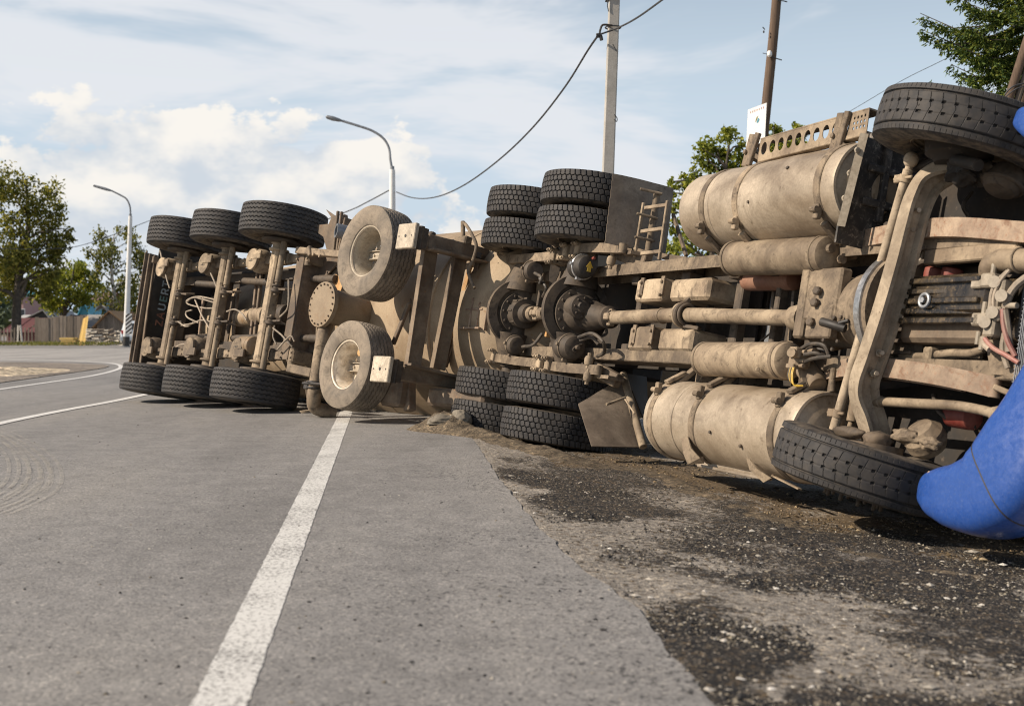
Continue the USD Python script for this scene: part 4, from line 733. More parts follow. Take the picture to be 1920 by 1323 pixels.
vb = pack(T, 'valve_block', [box(c, (.10, .12, .13), .015), box(c + [.02, .06, .03], (.08, .05, .07), .01), lathe([(.03, 0), (.03, .05), (.018, .05)], c + [.03, .07, .02], VA + UA * .5, 14), lathe([(.028, 0), (.028, .06)], c + [.06, -.02, .05], UA, 12), box(c + [.0, .05, -.06], (.08, .05, .03), .008)] + [lathe([(.014, 0), (.014, .04)], c + [.05, .03, dz], UA, 8) for dz in (-.05, -.02, .04)], 'dust')
for k in range(5):
    q = c + [.0 + .012 * k, .07, -.07]; pack(vb, 'wire', [hose([q, q + [.01, .01, -.05], q + [.03, 0, -.09 - .006 * k], q + [.07, -.04, -.11]], .005, 6)], 'yellow' if k in (1, 3, 4) else 'hose_dark')
for pts in ([(1500, 655, .1), (1520, 645, .1), (1545, 648, .08), (1555, 670, .05)], [(1508, 665, .12), (1530, 662, .1), (1550, 672, .05)], [(1505, 680, .1), (1525, 672, .1), (1558, 668, .05)], [(1512, 660, .05), (1535, 655, .02), (1552, 662, 0)]): pack(T, 'air_hose', [hose([TP(*p) for p in pts], .013)], 'hose_dark')
pack(T, 'filter_canister', [lathe([(.055, -.11), (.075, -.08), (.075, .07), (.06, .10)], TP(1522, 705, -.02), UA * .7 - WA * .5, 22)], 'dust')

# fuel tanks with their straps and brackets
for s, u0, u1, us in ((1, 2.62, 4.50, ((1318, 400), (1378, 410), (1534, 372))), (-1, 2.60, 4.46, ((1222, 790), (1302, 790), (1452, 800)))):
    cw, cv, R = (.772 if s > 0 else -.858), -.05, (.30 if s > 0 else .298)
    ft = pack(T, 'fuel_tank', [dent(lathe([(.001, -.055), (R * .5, -.045), (R * .82, -.02), (R * .96, .0), (R, .02)] + [(R, q_) for q_ in np.linspace(.08, u1 - u0 - .08, 28)] + [(R, u1 - u0 - .02), (R * .985, u1 - u0), (R * .93, u1 - u0 + .004), (R * .90, u1 - u0 - .012), (R * .6, u1 - u0 + .03), (.001, u1 - u0 + .045)], (u0, cv, cw), UA, 72, caps=False), .011, 3.2, 3 + s)], 'alu', label='upper dusty cylindrical fuel tank' if s > 0 else 'lower dusty cylindrical fuel tank lying on the gravel')
    for x, y in us:
        u = TP(x, y, .22)[0]
        pack(ft, 'strap', [lathe([(R + .003, -.035), (R + .008, -.030), (R + .008, .030), (R + .003, .035)], (u, cv, cw), UA, 56), bar((u, cv + .20, cw - s * .26), (u, cv + .05, cw - s * .36), .06, .03), box((u, cv + .26, cw - s * .20), (.05, .04, .10), .01), lathe([(.02, -.03), (.02, .03)], (u, cv + .29, cw - s * .19), UA, 10)], 'frame')
        pack(ft, 'weld_seam', [lathe([(R - .002, -.008), (R + .004, -.003), (R + .004, .003), (R - .002, .008)], (u0 + .42, cv, cw), UA, 56)], 'alu') if x == us[0][0] else None
        pack(ft, 'tank_bracket', [box((u, -.22, s * .53), (.09, .20, .22), .01), bar((u, -.10, s * .44), (u, .06, s * .60), .07, .04)], 'frame')
    pack(ft, 'tank_fitting', [lathe([(.013, 0), (.013, .012), (.009, .015)], (u1 - .55, cv + R * .9, cw + s * .13), VA + .45 * s * WA, 12), lathe([(.011, 0), (.011, .01)], (u0 + .95, cv + R * .97, cw - .07), VA, 12)], 'dust_dark')
# perforated step along the upper tank and the crushed one below
a, b = TP(1424, 281, .03), TP(1628, 226, .03); ex = (b - a) / np.linalg.norm(b - a); ey = np.cross(ex, VA); ey = ey if ey[2] > 0 else -ey; L = np.linalg.norm(b - a)
hole = [np.c_[.034 * np.cos(t_), .048 * np.sin(t_)] + [.06 + .101 * k, .0] for k in range(11) for t_ in [np.linspace(0, 2 * np.pi, 18, endpoint=False)[::-1]] if .06 + .101 * k < L * .86]
small = [np.c_[.009 * np.cos(t_), .011 * np.sin(t_)] + [L * .885 + .035 * i, -.03 + .035 * j] for i in range(4) for j in range(3) for t_ in [np.linspace(0, 2 * np.pi, 10, endpoint=False)[::-1]] if L * .885 + .035 * i < L - .015]
st = pack(T, 'step', [plate([(0, -.075), (L, -.075), (L, .075), (0, .075)], .006, a, ex, ey, hole + small), bar(a + .08 * ey - .06 * VA, b + .08 * ey - .06 * VA, .012, .13, up=VA), bar(a - .082 * ey - .03 * VA, b - .082 * ey - .03 * VA, .03, .07, up=VA)] , 'dust', label='perforated cab step above the upper fuel tank')
def bracket(x0, y0, x1, y1, v):
    p, q = TP(x0, y0, v), TP(x1, y1, v); return [bar(p, q, .07, .02, up=VA), bar(p + .05 * UA, q + .07 * UA, .05, .03, up=VA), bar(p + [.0, -.2, .08], (p + q) / 2 + [.02, 0, -.02], .03, .10, up=VA), bar(p + [.05, 0, .10], p + [.30, -.12, -.05], .035, .03, up=VA)]
pack(st, 'step_bracket', bracket(1396, 312, 1412, 252, .05) + bracket(1558, 296, 1578, 212, .05) + bolts([TP(1398, 285, .065), TP(1562, 255, .065)], VA, .018, .014), 'frame')
st = pack(T, 'step', [bar(TP(1312, 866, .0), TP(1440, 893, .0), .05, .09, up=VA), bar(TP(1310, 872, .10), TP(1440, 898, .10), .02, .03, up=VA)], 'alu', label='crushed step under the lower fuel tank')
pack(st, 'bent_bracket', [sheet([[TP(1278, 822, .24), TP(1290, 818, .24)], [TP(1282, 850, .26), TP(1296, 840, .26)], [TP(1290, 870, .24), TP(1312, 858, .22)], [TP(1320, 868, .18), TP(1318, 855, .18)]], .008), sheet([[TP(1400, 858, .2), TP(1406, 860, .2)], [TP(1406, 880, .2), TP(1418, 878, .2)], [TP(1432, 904, .16), TP(1446, 896, .16)]], .008), bar(TP(1430, 900, .1), TP(1460, 888, .0), .04, .02), bar(TP(1452, 893, .1), TP(1500, 917, .12), .03, .01)], 'dust')

# front axle, steering and springs
I_ = [(-.042, -.068), (.042, -.068), (.042, -.044), (.010, -.032), (.010, .032), (.042, .044), (.042, .068), (-.042, .068), (-.042, .044), (-.010, .032), (-.010, -.032), (-.042, -.044)]
path = [(1812, 308, -.10), (1775, 322, -.05), (1742, 343, .02), (1722, 378, .08), (1708, 425, .11), (1690, 495, .12), (1664, 585, .12), (1636, 670, .11), (1621, 715, .10), (1622, 748, .06), (1634, 785, .0), (1646, 830, -.06)]
P = smooth_path([TP(*p) for p in path], 6)
fa = pack(T, 'front_axle', [sweep(P, np.array(I_) * 1.12, up=VA)], 'axle', smooth=40)
pack(fa, 'axle_bolt', sum(([lathe([(.014, 0), (.014, .10)], TP(x, y, .08), UA + .25 * VA, 10), lathe([(.024, .035), (.024, .06)], TP(x, y, .08), UA + .25 * VA, 6)] for x, y in ((1708, 398), (1697, 434), (1640, 662), (1630, 700))), []), 'pale')
pack(T, 'steering_knuckle', [blob(front(.05, -.02, .80), (.10, .10, .09), 3, .55, 1), blob(front(-.22, .0, .82), (.16, .05, .05), 3, .5, 2), lathe([(.13, -.03), (.15, .0), (.19, .02), (.20, .10), (.12, .12)], front(0, 0, .86), WA, 28), rod(front(.06, .08, .84), front(.30, .10, .80), .035), blob(front(.12, -.10, .82), (.09, .06, .07), 3, .6, 9)], 'deep')
pack(T, 'steering_knuckle', [blob(front(.03, -.02, -.84), (.08, .09, .06), 2, .25, 3), blob(front(-.22, .0, -.85), (.14, .045, .04), 2, .25, 4), lathe([(.19, .0), (.19, -.10), (.12, -.12)], front(0, 0, -.87), WA, 28)], 'dust_dark')
for s in (-1,):
    pack(T, 'hub', [lathe([(.20, 0), (.20, .02), (.10, .04), (.08, .08), (.04, .09), (.001, .09)], front(0, 0, -1.10), -(front(0, 0, 1) - o3), 28, caps=False)] + [rod(p_, p_ - .13 * (front(0, 0, 1) - o3), .014, .012, 8) for p_ in ring_points(front(0, 0, -1.10), front(0, 0, 1) - o3, .165, 10)] + [lathe([(.021, 0), (.024, .035)], p_, -(front(0, 0, 1) - o3), 6) for p_ in ring_points(front(0, 0, -1.10), front(0, 0, 1) - o3, .165, 10)], 'dust_dark')
ta, tb_ = TP(1703, 318, .06), TP(1563, 806, .04); td = (tb_ - ta) / np.linalg.norm(tb_ - ta)
tr = pack(T, 'tie_rod', [rod(ta, tb_, .030, n=18), rod(ta - .10 * td, ta + .05 * td, .022), blob(ta - .06 * td, (.045, .045, .05), 2)], 'axle')
pack(tr, 'rod_clamp', [g for q in (.035, .935) for g in (lathe([(.040, -.022), (.040, .022)], ta + q * (tb_ - ta), td, 16), box(ta + q * (tb_ - ta) + [-.045, .02, 0], (.05, .025, .05), .006), rod(ta + q * (tb_ - ta) + [-.08, .02, 0], ta + q * (tb_ - ta) + [.08, .02, 0], .010))], 'dust')
pack(T, 'shock_absorber', [rod(TP(1614, 690, -.12), TP(1597, 790, -.12), .034), rod(TP(1597, 790, -.12), TP(1590, 815, -.12), .02)], 'dust')
dl = [TP(*p) for p in ((1640, 752, -.02), (1720, 756, -.02), (1790, 760, -.02), (1838, 768, -.02), (1868, 776, -.02))]
pack(T, 'drag_link', [hose(dl, .028, 14), rod(dl[0], dl[0] + .16 * (dl[1] - dl[0]), .036), blob(dl[-1], (.05, .04, .04), 2, .2)], 'dust')
for s, pts, eye in ((1, [(1608, 452, -.08), (1650, 443, -.03), (1720, 431, .0), (1800, 427, .0), (1920, 436, -.02), (2040, 446, -.06)], (1608, 452, -.08)), (-1, [(1552, 696, -.08), (1600, 689, -.03), (1660, 690, .0), (1740, 700, .0), (1810, 713, -.02), (1866, 726, -.05)], (1866, 726, -.05))):
    ls = pack(T, 'leaf_spring', spring_bar(pts, .112, .05, 'rust', eyes=[eye]), 'rust', label='upper front leaf spring' if s > 0 else 'lower front leaf spring')
    pack(ls, 'second_leaf', spring_bar([(x, y + (3 if s > 0 else 4), v - .055) for x, y, v in pts[0 if s < 0 else 0:-1]], .108, .04, 'rust'), 'rust')
    q = TP(1690 if s > 0 else 1640, 436 if s > 0 else 692, -.06); pack(ls, 'spring_pad', [box(q, (.26, .10, .14), .015)], 'dust_dark')
pack(T, 'spring_shackle', [bar(TP(1866, 726, -.04), TP(1905, 742, -.1), .10, .03), bar(TP(1600, 470, -.12), TP(1560, 480, -.16), .08, .10), lathe([(.02, -.08), (.02, .08)], TP(1560, 712, -.02), WA, 10), rod(TP(1560, 735, -.02), TP(1561, 712, -.02), .02)], 'frame')
pack(T, 'front_brake_chamber', [lathe([(.08, -.10), (.10, -.06), (.11, -.01), (.11, .02), (.085, .05), (.04, .06)], TP(1880, 345, -.16), -WA * .8 + VA * .3, 28), torus(TP(1880, 347, -.16), -WA * .8 + VA * .3, .112, .014), rod(TP(1845, 315, -.14), TP(1890, 325, -.18), .045), blob(TP(1848, 322, -.10), (.07, .04, .05), 3, .6, 12)], 'dust_dark')
pack(T, 'front_brake_chamber', [lathe([(.09, -.08), (.12, -.03), (.12, .03), (.08, .08), (.02, .09)], TP(1735, 822, -.10), VA * .7 + WA * .6, 28), blob(TP(1700, 818, -.02), (.12, .06, .05), 3, .5, 6), blob(TP(1745, 832, -.02), (.07, .05, .04), 3, .5, 7)], 'frame')

# gearbox and engine seen from below
gc = np.array([0.0, -.18, -.02])
gb = pack(T, 'gearbox', [lathe([(.001, 4.06), (.17, 4.06), (.235, 4.08), (.245, 4.16), (.225, 4.22), (.235, 4.42), (.27, 4.60), (.33, 4.78), (.36, 4.82), (.36, 4.90), (.001, 4.90)], gc, UA, 40, caps=False), box((4.13, .03, .02), (.10, .10, .50), .03), box((4.33, .03, .06), (.34, .09, .34), .05), box((4.35, .05, -.12), (.26, .07, .22), .04)], 'frame')
pack(gb, 'gearbox_bolt', bolts([TP(x, y, .09) for x, y in ((1535, 546), (1530, 568), (1522, 604))], VA + .3 * UA, .03, .03) + bolts([TP(x, y, .095) for x, y in ((1566, 596), (1578, 595), (1546, 638), (1572, 640), (1562, 655))], VA, .013, .014), 'dust_dark')
pack(gb, 'clutch_ring', [lathe([(.345, 0), (.375, .01), (.375, .06), (.345, .07)], gc + 4.80 * UA, UA, 44)], 'chrome')
pack(gb, 'breather_pipe', [hose([TP(1541, 603, .16), TP(1562, 609, .14), TP(1585, 616, .10)], .028, 12), rod(TP(1572, 606, .13), TP(1592, 601, .1), .014)], 'black')
pack(T, 'engine_block', [box((5.55, -.42, -.02), (1.35, .46, .56), .05), box((4.98, -.22, -.16), (.24, .26, .44), .03)] + [box((4.98, -.07, w), (.22, .06, .022), .008) for w in (-.36, -.29, -.22, -.15, -.08, -.01)] + [box((5.4, -.30, -.34), (.9, .10, .10), .03)], 'dust_dark')
q0, q1 = TP(1716, 520, .0), TP(1848, 520, .0); zt, zb = TP(1770, 517, .02)[2], TP(1800, 642, .02)[2]; uc, ul = (q0[0] + q1[0]) / 2 + .02, q1[0] - q0[0] + .12
op = pack(T, 'oil_pan', [box((uc, -.06, (zt + zb) / 2 + .08), (ul, .20, (zt - zb) * .62), .05), box((uc + .3, -.13, (zt + zb) / 2), (ul * .7, .2, (zt - zb) * .95), .04)] + [bar((uc - ul * .46, .045, zt - .035 - .058 * k), (uc + ul * .42, .045 - .05 * (k % 2), zt - .035 - .058 * k), .045, .034, b=.014) for k in range(5)], 'oily', label='oil-soaked ribbed sump')
pack(op, 'sump_bowl', [box((uc - .02, -.085, zb + .10), (ul * 1.05, .17, .19), .06)], 'trailer_paint')
pack(op, 'drain_plug', [torus(TP(1733, 563, .075), VA, .038, .010, 24, 8), lathe([(.018, 0), (.018, .02)], TP(1733, 563, .06), VA, 6)], 'galvanised')
pack(op, 'sump_flange', [box((uc, -.17, (zt + zb) / 2), (ul * 1.15, .02, (zt - zb) * 1.2), .005)], 'dust_dark')
for x in (1750, 1783): pack(T, 'oil_filter', [vessel(TP(x, 522, -.16), TP(x + 4, 505, -.16), .062)], 'red')
pack(T, 'red_filter', [vessel(TP(1785, 776, -.18), TP(1825, 782, -.18), .075)], 'red', label='red canister in the lower wheel arch')
pack(T, 'engine_rail', [bar(TP(1738, 484, -.05), TP(1912, 468, -.05), .055, .09), bar(TP(1885, 476, -.05), TP(1920, 470, -.05), .07, .04)], 'dust')
pack(T, 'intake_pipe', [hose([TP(*p) for p in ((1858, 520, -.02), (1858, 500, .0), (1872, 489, .0), (1900, 488, .0), (1990, 487, -.02))], .062, 18), torus(TP(1912, 488, .0), UA, .064, .008)], 'dust')
pack(T, 'lower_pipe', [hose([TP(*p) for p in ((1690, 666, -.08), (1730, 668, -.08), (1780, 662, -.08), (1820, 662, -.08), (1845, 654, -.08))], .024, 12), hose([TP(*p) for p in ((1700, 675, -.1), (1760, 668, -.1), (1840, 668, -.1))], .014, 8), box(TP(1745, 664, -.07), (.07, .07, .08), .015)], 'dust')
vv = pack(T, 'air_valve', [box(TP(x, y, .03), (a_, .07, b_), .012) for x, y, a_, b_ in ((1858, 527, .10, .08), (1878, 545, .09, .12), (1868, 572, .07, .10), (1876, 590, .05, .08), (1852, 600, .16, .07), (1862, 608, .08, .14), (1836, 600, .06, .07), (1838, 534, .08, .05))] + [lathe([(.030, 0), (.034, .03), (.018, .03)], TP(x, y, .06), VA + .4 * UA, 16) for x, y in ((1868, 530), (1850, 605), (1881, 556), (1864, 587))] + [lathe([(.016, 0), (.016, .07)], TP(x, y, .04), d_, 10) for x, y, d_ in ((1836, 622, -WA), (1843, 632, -WA), (1888, 573, UA), (1862, 515, WA), (1845, 590, WA))], 'pale')
for m_, pts, r in (('hose', [(1862, 600, .05), (1858, 560, .07), (1868, 530, .07), (1890, 508, .05)], .012), ('hose', [(1866, 600, .05), (1863, 560, .07), (1874, 530, .07), (1893, 506, .05)], .010), ('hose', [(1884, 580, .03), (1892, 555, .03), (1906, 535, .02), (1925, 520, 0)], .022), ('hose', [(1884, 582, .05), (1889, 620, .04), (1893, 660, .03)], .022), ('hose_red', [(1880, 580, .06), (1882, 610, .06), (1890, 640, .05), (1904, 668, .03)], .014), ('hose_red', [(1846, 634, .06), (1862, 652, .06), (1885, 665, .05), (1910, 680, .03)], .013), ('hose', [(1845, 630, .06), (1846, 645, .05), (1856, 655, .05)], .018), ('hose', [(1884, 625, .02), (1880, 655, .02), (1890, 690, .0)], .016), ('hose', [(1872, 520, .02), (1884, 545, .02), (1890, 572, .02)], .010), ('hose_dark', [(1830, 800, -.2), (1790, 790, -.15), (1760, 770, -.1), (1750, 740, -.15)], .014), ('hose_dark', [(1822, 360, -.3), (1806, 385, -.25), (1815, 405, -.3)], .012), ('hose', [(1725, 490, -.1), (1735, 470, -.12), (1720, 500, -.15)], .012), ('hose_dark', [(1715, 500, -.1), (1735, 490, -.1), (1760, 497, -.12)], .016)):
    pack(T, 'air_hose', [hose([TP(*p) for p in pts], r, 8)], m_)
pack(T, 'splash_cone', [guard((1848, 636, .0), (1878, 640, -.1), (1858, 702, .0), (1896, 706, -.1), .06)], 'frame')
rc = TP(1915, 665, .0)
rd = pack(T, 'radiator', [box(rc + [.05, -.30, .15], (.10, .62, .95), .01)], 'deep')
pack(rd, 'radiator_grid', [box(rc + [-.01, .0, dz], (.008, .05, .004), .001) for dz in np.arange(-.3, .3, .022)] + [box(rc + [-.006 + .012 * k, .02, .0], (.004, .006, .6), .001) for k in range(8)], 'galvanised')
# wheel-arch liner, mudguard edge and cab underside on the upper side
eL = [TP(1614, 252, .17), TP(1594, 330, .19), TP(1570, 425, .20)]; uL = 4.52
g_ = [[np.array([p[0] + (uL - p[0]) * min(1, q * 3), p[1] - .85 * q, p[2] + .03 * q]) for q in np.linspace(0, 1, 9)] for p in (eL[0], (eL[0] + eL[1]) / 2, eL[1], (eL[1] + eL[2]) / 2, eL[2], eL[2] - .10 * WA)]
ln = pack(T, 'wheel_arch_liner', [sheet(g_, .015)], 'liner')
pack(ln, 'liner_rib', [bar((uL + .03, .05, w_), (uL + .03, -.65, w_ + .02), .05, .05) for w_ in (.66, .88, 1.08)] + [bar((uL + .03, v_, .55), (uL + .03, v_, 1.18), .05, .05) for v_ in (-.10, -.42)], 'liner')
pack(T, 'liner_edge', [sheet([[p + [.02, .02, 0], p + [.05, -.02, 0]] for p in eL], .008)] + bolts([TP(x, y, .20) for x, y in ((1606, 282), (1592, 325), (1582, 372))], UA, .02, .014), 'pale')
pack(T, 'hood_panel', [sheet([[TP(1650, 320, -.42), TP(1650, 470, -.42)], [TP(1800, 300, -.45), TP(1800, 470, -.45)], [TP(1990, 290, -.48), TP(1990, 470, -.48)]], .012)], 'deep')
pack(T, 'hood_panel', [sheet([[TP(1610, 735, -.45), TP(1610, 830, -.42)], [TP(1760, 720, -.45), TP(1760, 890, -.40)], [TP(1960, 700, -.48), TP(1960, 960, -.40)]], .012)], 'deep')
# plastic bumper wrapping round to the wheel arches
bp = [(1727, 921, .16, 3), (1730, 921, .16, 14), (1738, 922, .16, 25), (1752, 923, .16, 36), (1775, 927, .16, 47), (1815, 932, .15, 60), (1862, 925, .13, 74), (1912, 892, .11, 82), (1950, 825, .10, 78), (1978, 745, .10, 62), (2008, 660, .10, 50), (2040, 560, .10, 42), (2046, 460, .10, 40), (2036, 370, .10, 40), (2006, 290, .10, 36), (1966, 246, .10, 32), (1938, 230, .12, 27), (1916, 222, .12, 18), (1910, 221, .12, 8), (1908, 221, .12, 2)]
Pb = smooth_path([TP(*p[:3]) for p in bp], 10); Rb = np.maximum(smooth_path([(p[3], 0, 0) for p in bp], 10)[:, 0], 1.0) / 325.0
bm = pack(T, 'bumper', [sweep(Pb, np.array([(math.copysign(abs(math.cos(t_)) ** .58, math.cos(t_)), 0.85 * math.copysign(abs(math.sin(t_)) ** .58, math.sin(t_))) for t_ in np.linspace(0, 2 * np.pi, 44, endpoint=False)]), radius=Rb, up=VA)], 'blue', smooth=60)
ks = int(np.argmin(np.linalg.norm(Pb - TP(1893, 906, .12), axis=1))); sec_ = np.array([(math.copysign(abs(math.cos(t_)) ** .58, math.cos(t_)), 0.85 * math.copysign(abs(math.sin(t_)) ** .58, math.sin(t_))) for t_ in np.linspace(0, 2 * np.pi, 44, endpoint=False)])
dk = (Pb[ks + 1] - Pb[ks - 1]) / np.linalg.norm(Pb[ks + 1] - Pb[ks - 1]); pack(bm, 'bumper_seam', [sweep(np.array([Pb[ks] - .004 * dk, Pb[ks], Pb[ks] + .004 * dk]), sec_, radius=Rb[ks] * 1.004, up=VA)], 'black', smooth=60)
pack(bm, 'bumper_screw', bolts([TP(1824, 868, .30), TP(1744, 888, .235)], VA, .016, .008), 'rust')
# ================================================================== the tank trailer
L_ = vehicle('tank_trailer', 'dusty tan bulk tank trailer lying on its side behind the tractor unit', 'trailer', LP)
for k, u in enumerate((-1.295, 0.0, 1.295)):
    for w in (1.02, -1.02): wheel(L_, (u, 0, w), 'trailer', flip=(w < 0), spin=0.9 * k + w)
secs = [(-3.3, -1.80, .35, .35), (-3.2, -1.76, .62, .62), (-2.6, -1.70, .78, .82), (-.5, -1.60, .84, .95), (.9, -1.58, .90, 1.0), (1.5, -1.55, 1.0, 1.05), (2.1, -1.55, 1.10, 1.13), (2.7, -1.56, 1.15, 1.17), (4.9, -1.56, 1.15, 1.17), (5.35, -1.62, 1.0, 1.10), (5.8, -1.75, .72, .9), (6.3, -1.85, .50, .6), (6.5, -1.88, .2, .3)]
us = np.array([s[0] for s in secs]); uu = np.unique(np.r_[np.linspace(-3.3, 6.5, 60), us]); an = np.linspace(0, 2 * np.pi, 72, endpoint=False); G = []
for u in uu:
    vc, rv, rw = (np.interp(u, us, [s[k] for s in secs]) for k in (1, 2, 3)); G.append(np.c_[np.full(72, u), vc + rv * np.cos(an), rw * np.sin(an)])
G = np.array(G); nn = len(uu); i = np.arange(72); j = (i + 1) % 72
V = np.vstack([G.reshape(-1, 3), G[0].mean(0), G[-1].mean(0)])
Fc = [np.c_[k * 72 + i, k * 72 + j, (k + 1) * 72 + j] for k in range(nn - 1)] + [np.c_[k * 72 + i, (k + 1) * 72 + j, (k + 1) * 72 + i] for k in range(nn - 1)] + [np.c_[j, i, np.full(72, nn * 72)], np.c_[(nn - 1) * 72 + i, (nn - 1) * 72 + j, np.full(72, nn * 72 + 1)]]
tk = pack(L_, 'tank', (V, np.vstack(Fc)[:, ::-1]), 'tank', smooth=35)
pack(tk, 'weld_ring', [lathe([(1.155, -.02), (1.172, -.015), (1.172, .015), (1.155, .02)], (u, -1.56, 0), UA, 72) for u in (2.75, 4.0)], 'tank')
pack(tk, 'ladder_bracket', [box(LP(x, y, v), (a_, .04, b_), .006) for x, y, v, a_, b_ in ((885, 585, -.42, .02, .30), (898, 590, -.42, .02, .26), (880, 615, -.40, .34, .02), (890, 580, -.42, .28, .02), (912, 600, -.43, .012, .22))], 'rust')
pack(tk, 'bare_patch', [sheet([[LP(632, 515, -.30) + .02 * VA, LP(650, 518, -.26) + .02 * VA], [LP(627, 545, -.28) + .02 * VA, LP(641, 548, -.25) + .02 * VA]], .004)], 'orange')
for s in (1, -1): pack(L_, 'chassis_rail', [box((-.1, -.42, s * .46), (4.7, .26, .02), .003), box((-.1, -.29, s * .46), (4.7, .014, .12), .003)], 'dust_dark')
for u in (-2.0, -.75, .6): pack(L_, 'chassis_cross_member', [box((u, -.42, 0), (.12, .20, .92), .01)], 'dust_dark')
pack(L_, 'belly_panel', [box((-.98, -.62, -.1), (.42, .02, .8), .003), box((.55, -.62, -.2), (.30, .02, .6), .003)], 'trailer_paint')
for k, u in enumerate((-1.295, 0.0, 1.295)):
    ax = pack(L_, 'axle', [box((u, .0, 0), (.14, .14, 1.46), .025)] + [lathe([(.105, -.06), (.125, -.05), (.125, -.03), (.09, -.02), (.09, .03), (.115, .04), (.115, .06), (.095, .08)], (u, 0, s * .74), WA * s, 24) for s in (1, -1)], 'dust')
    pack(ax, 'brake_drum', [g for s in (1, -1) for g in (lathe([(.16, .78), (.225, .79), (.235, .82), (.215, .84), (.215, 1.0), (.12, 1.02)], (u, 0, 0), WA * s, 32), lathe([(.30, .86), (.30, .875)], (u, 0, 0), WA * s, 32))], 'dust_dark')
    for s in (1, -1):
        cs_ = pack(L_, 'cam_shaft', [rod((u + .17, .045, s * .12), (u + .17, .045, s * .82), .024), rod((u + .17, .045, s * .28), (u + .17, .045, s * .84), .036)], 'dust')
        pack(cs_, 'slack_adjuster', [lathe([(.04, -.05), (.065, -.035), (.065, .0), (.04, .01), (.04, .03), (.06, .035), (.06, .05)], (u + .17, .045, s * .20), WA, 20), bar((u + .17, .045, s * .20), (u + .36, .02, s * .19), .035, .025), rod((u + .26, .03, s * .20), (u + .34, -.10, s * .22), .014)], 'dust_dark')
        pack(L_, 'trailing_arm', [bar((u - .55, -.08, s * .60), (u + .58, -.10, s * .60), .10, .10), box((u + .06, -.06, s * .60), (.30, .10, .14), .02), box((u + .60, -.20, s * .60), (.14, .34, .16), .02), lathe([(.05, -.10), (.05, .10)], (u + .60, -.08, s * .60), WA, 16), bolts([(u + dx, -.01, s * .60 + dz) for dx in (.45, .68) for dz in (-.03, .03)], VA, .014, .015)], 'frame' if s < 0 else 'dust')
        c = np.array([u - .53, .02, s * .60 - (.0 if s > 0 else -.05)])
        ab = pack(L_, 'air_spring', [lathe([(.001, .05), (.135, .05), (.14, .04), (.14, .02), (.125, .0), (.15, -.04), (.155, -.12), (.14, -.20), (.12, -.24)], c, VA, 32, caps=False), box(c + [.1, .045, s * .05], (.24, .03, .10), .01)], 'dust' if s > 0 else 'frame')
        if s > 0 or k == 1: pack(ab, 'emblem', [plate([(-.016, 0), (0, -.016), (.016, 0), (0, .016)], .003, c + .053 * VA - .02 * WA, UA, WA, [[(-.007, 0), (0, .007), (.007, 0), (0, -.007)]]), box(c + [-.04, .053, -.02], (.03, .003, .008), .001), box(c + [.04, .053, -.02], (.03, .003, .008), .001)], 'black')
        pack(L_, 'damper', [rod((u + .25, -.14, s * .38), (u + .72, -.20, s * .36), .045), rod((u + .72, -.20, s * .36), (u + 1.0, -.24, s * .36), .05, n=18)], 'dust_dark')
for x, y, v, r, L, m_ in ((452, 596, -.30, .115, .34, 'tank'), (478, 592, -.32, .115, .30, 'dust'), (458, 648, -.05, .12, .26, 'tank'), (510, 590, -.38, .13, .4, 'dust_dark')):
    c = LP(x, y, v); pack(L_, 'air_reservoir', [vessel(c - [.05, 0, 0], c + [L, 0, 0], r), lathe([(r * 1.01, 0), (r * 1.02, .02)], c + [L * .7, 0, 0], UA, 32)], m_)
c = LP(455, 652, .02) ; pack(L_, 'emblem_plate', [plate([(-.014, 0), (0, -.014), (.014, 0), (0, .014)], .003, c + .10 * VA, UA, WA), box(c + [-.035, .10, 0], (.03, .003, .01), .001), box(c + [.035, .10, 0], (.03, .003, .01), .001)], 'black')
for a_, b_, w_, m_ in (((382, 556, -.2), (372, 640, -.2), .03, 'rust'), ((447, 540, -.2), (437, 632, -.2), .03, 'trailer_paint'), ((492, 500, -.25), (478, 632, -.25), .045, 'trailer_paint'), ((484, 500, -.25), (470, 632, -.25), .035, 'rust'), ((548, 550, -.2), (542, 610, -.2), .03, 'frame'), ((563, 575, -.2), (556, 615, -.2), .10, 'trailer_paint')):
    pack(L_, 'stiffener', [bar(LP(*a_), LP(*b_), w_, .04)], m_)
for pts in ([(405, 562, .05), (372, 556, .08), (352, 562, .08), (353, 570, .06), (380, 577, .03), (404, 578, 0)], [(404, 568, .05), (380, 561, .08), (362, 558, .09), (350, 566, .08)], [(365, 560, .06), (378, 590, .06), (392, 615, .05), (398, 635, .0)], [(372, 605, .05), (352, 595, .06), (349, 585, .06), (360, 581, .05)], [(340, 610, .05), (362, 606, .05), (378, 600, .03), (400, 604, 0)], [(334, 603, .06), (350, 612, .05), (366, 602, .0)], [(425, 584, .05), (440, 580, .05), (454, 588, .02), (462, 600, .0)], [(541, 525, .05), (541, 560, .06), (538, 580, .06), (525, 594, .04)], [(512, 615, .06), (528, 628, .05), (540, 642, .03), (548, 650, .0)], [(520, 655, .05), (535, 638, .05), (546, 630, .03), (552, 640, 0)], [(515, 610, .05), (512, 630, .05), (518, 645, .03)], [(395, 512, .0), (405, 535, .02), (412, 560, .0)], [(330, 650, .05), (345, 645, .06), (360, 652, .02)], [(322, 690, .1), (300, 686, .12), (272, 683, .12), (258, 690, .1)], [(300, 470, .0), (312, 520, .02), (318, 540, .0)], [(275, 525, .03), (262, 518, .04)]):
    pack(L_, 'brake_line', [hose([LP(*p) for p in pts], .011, 7)], 'hose')
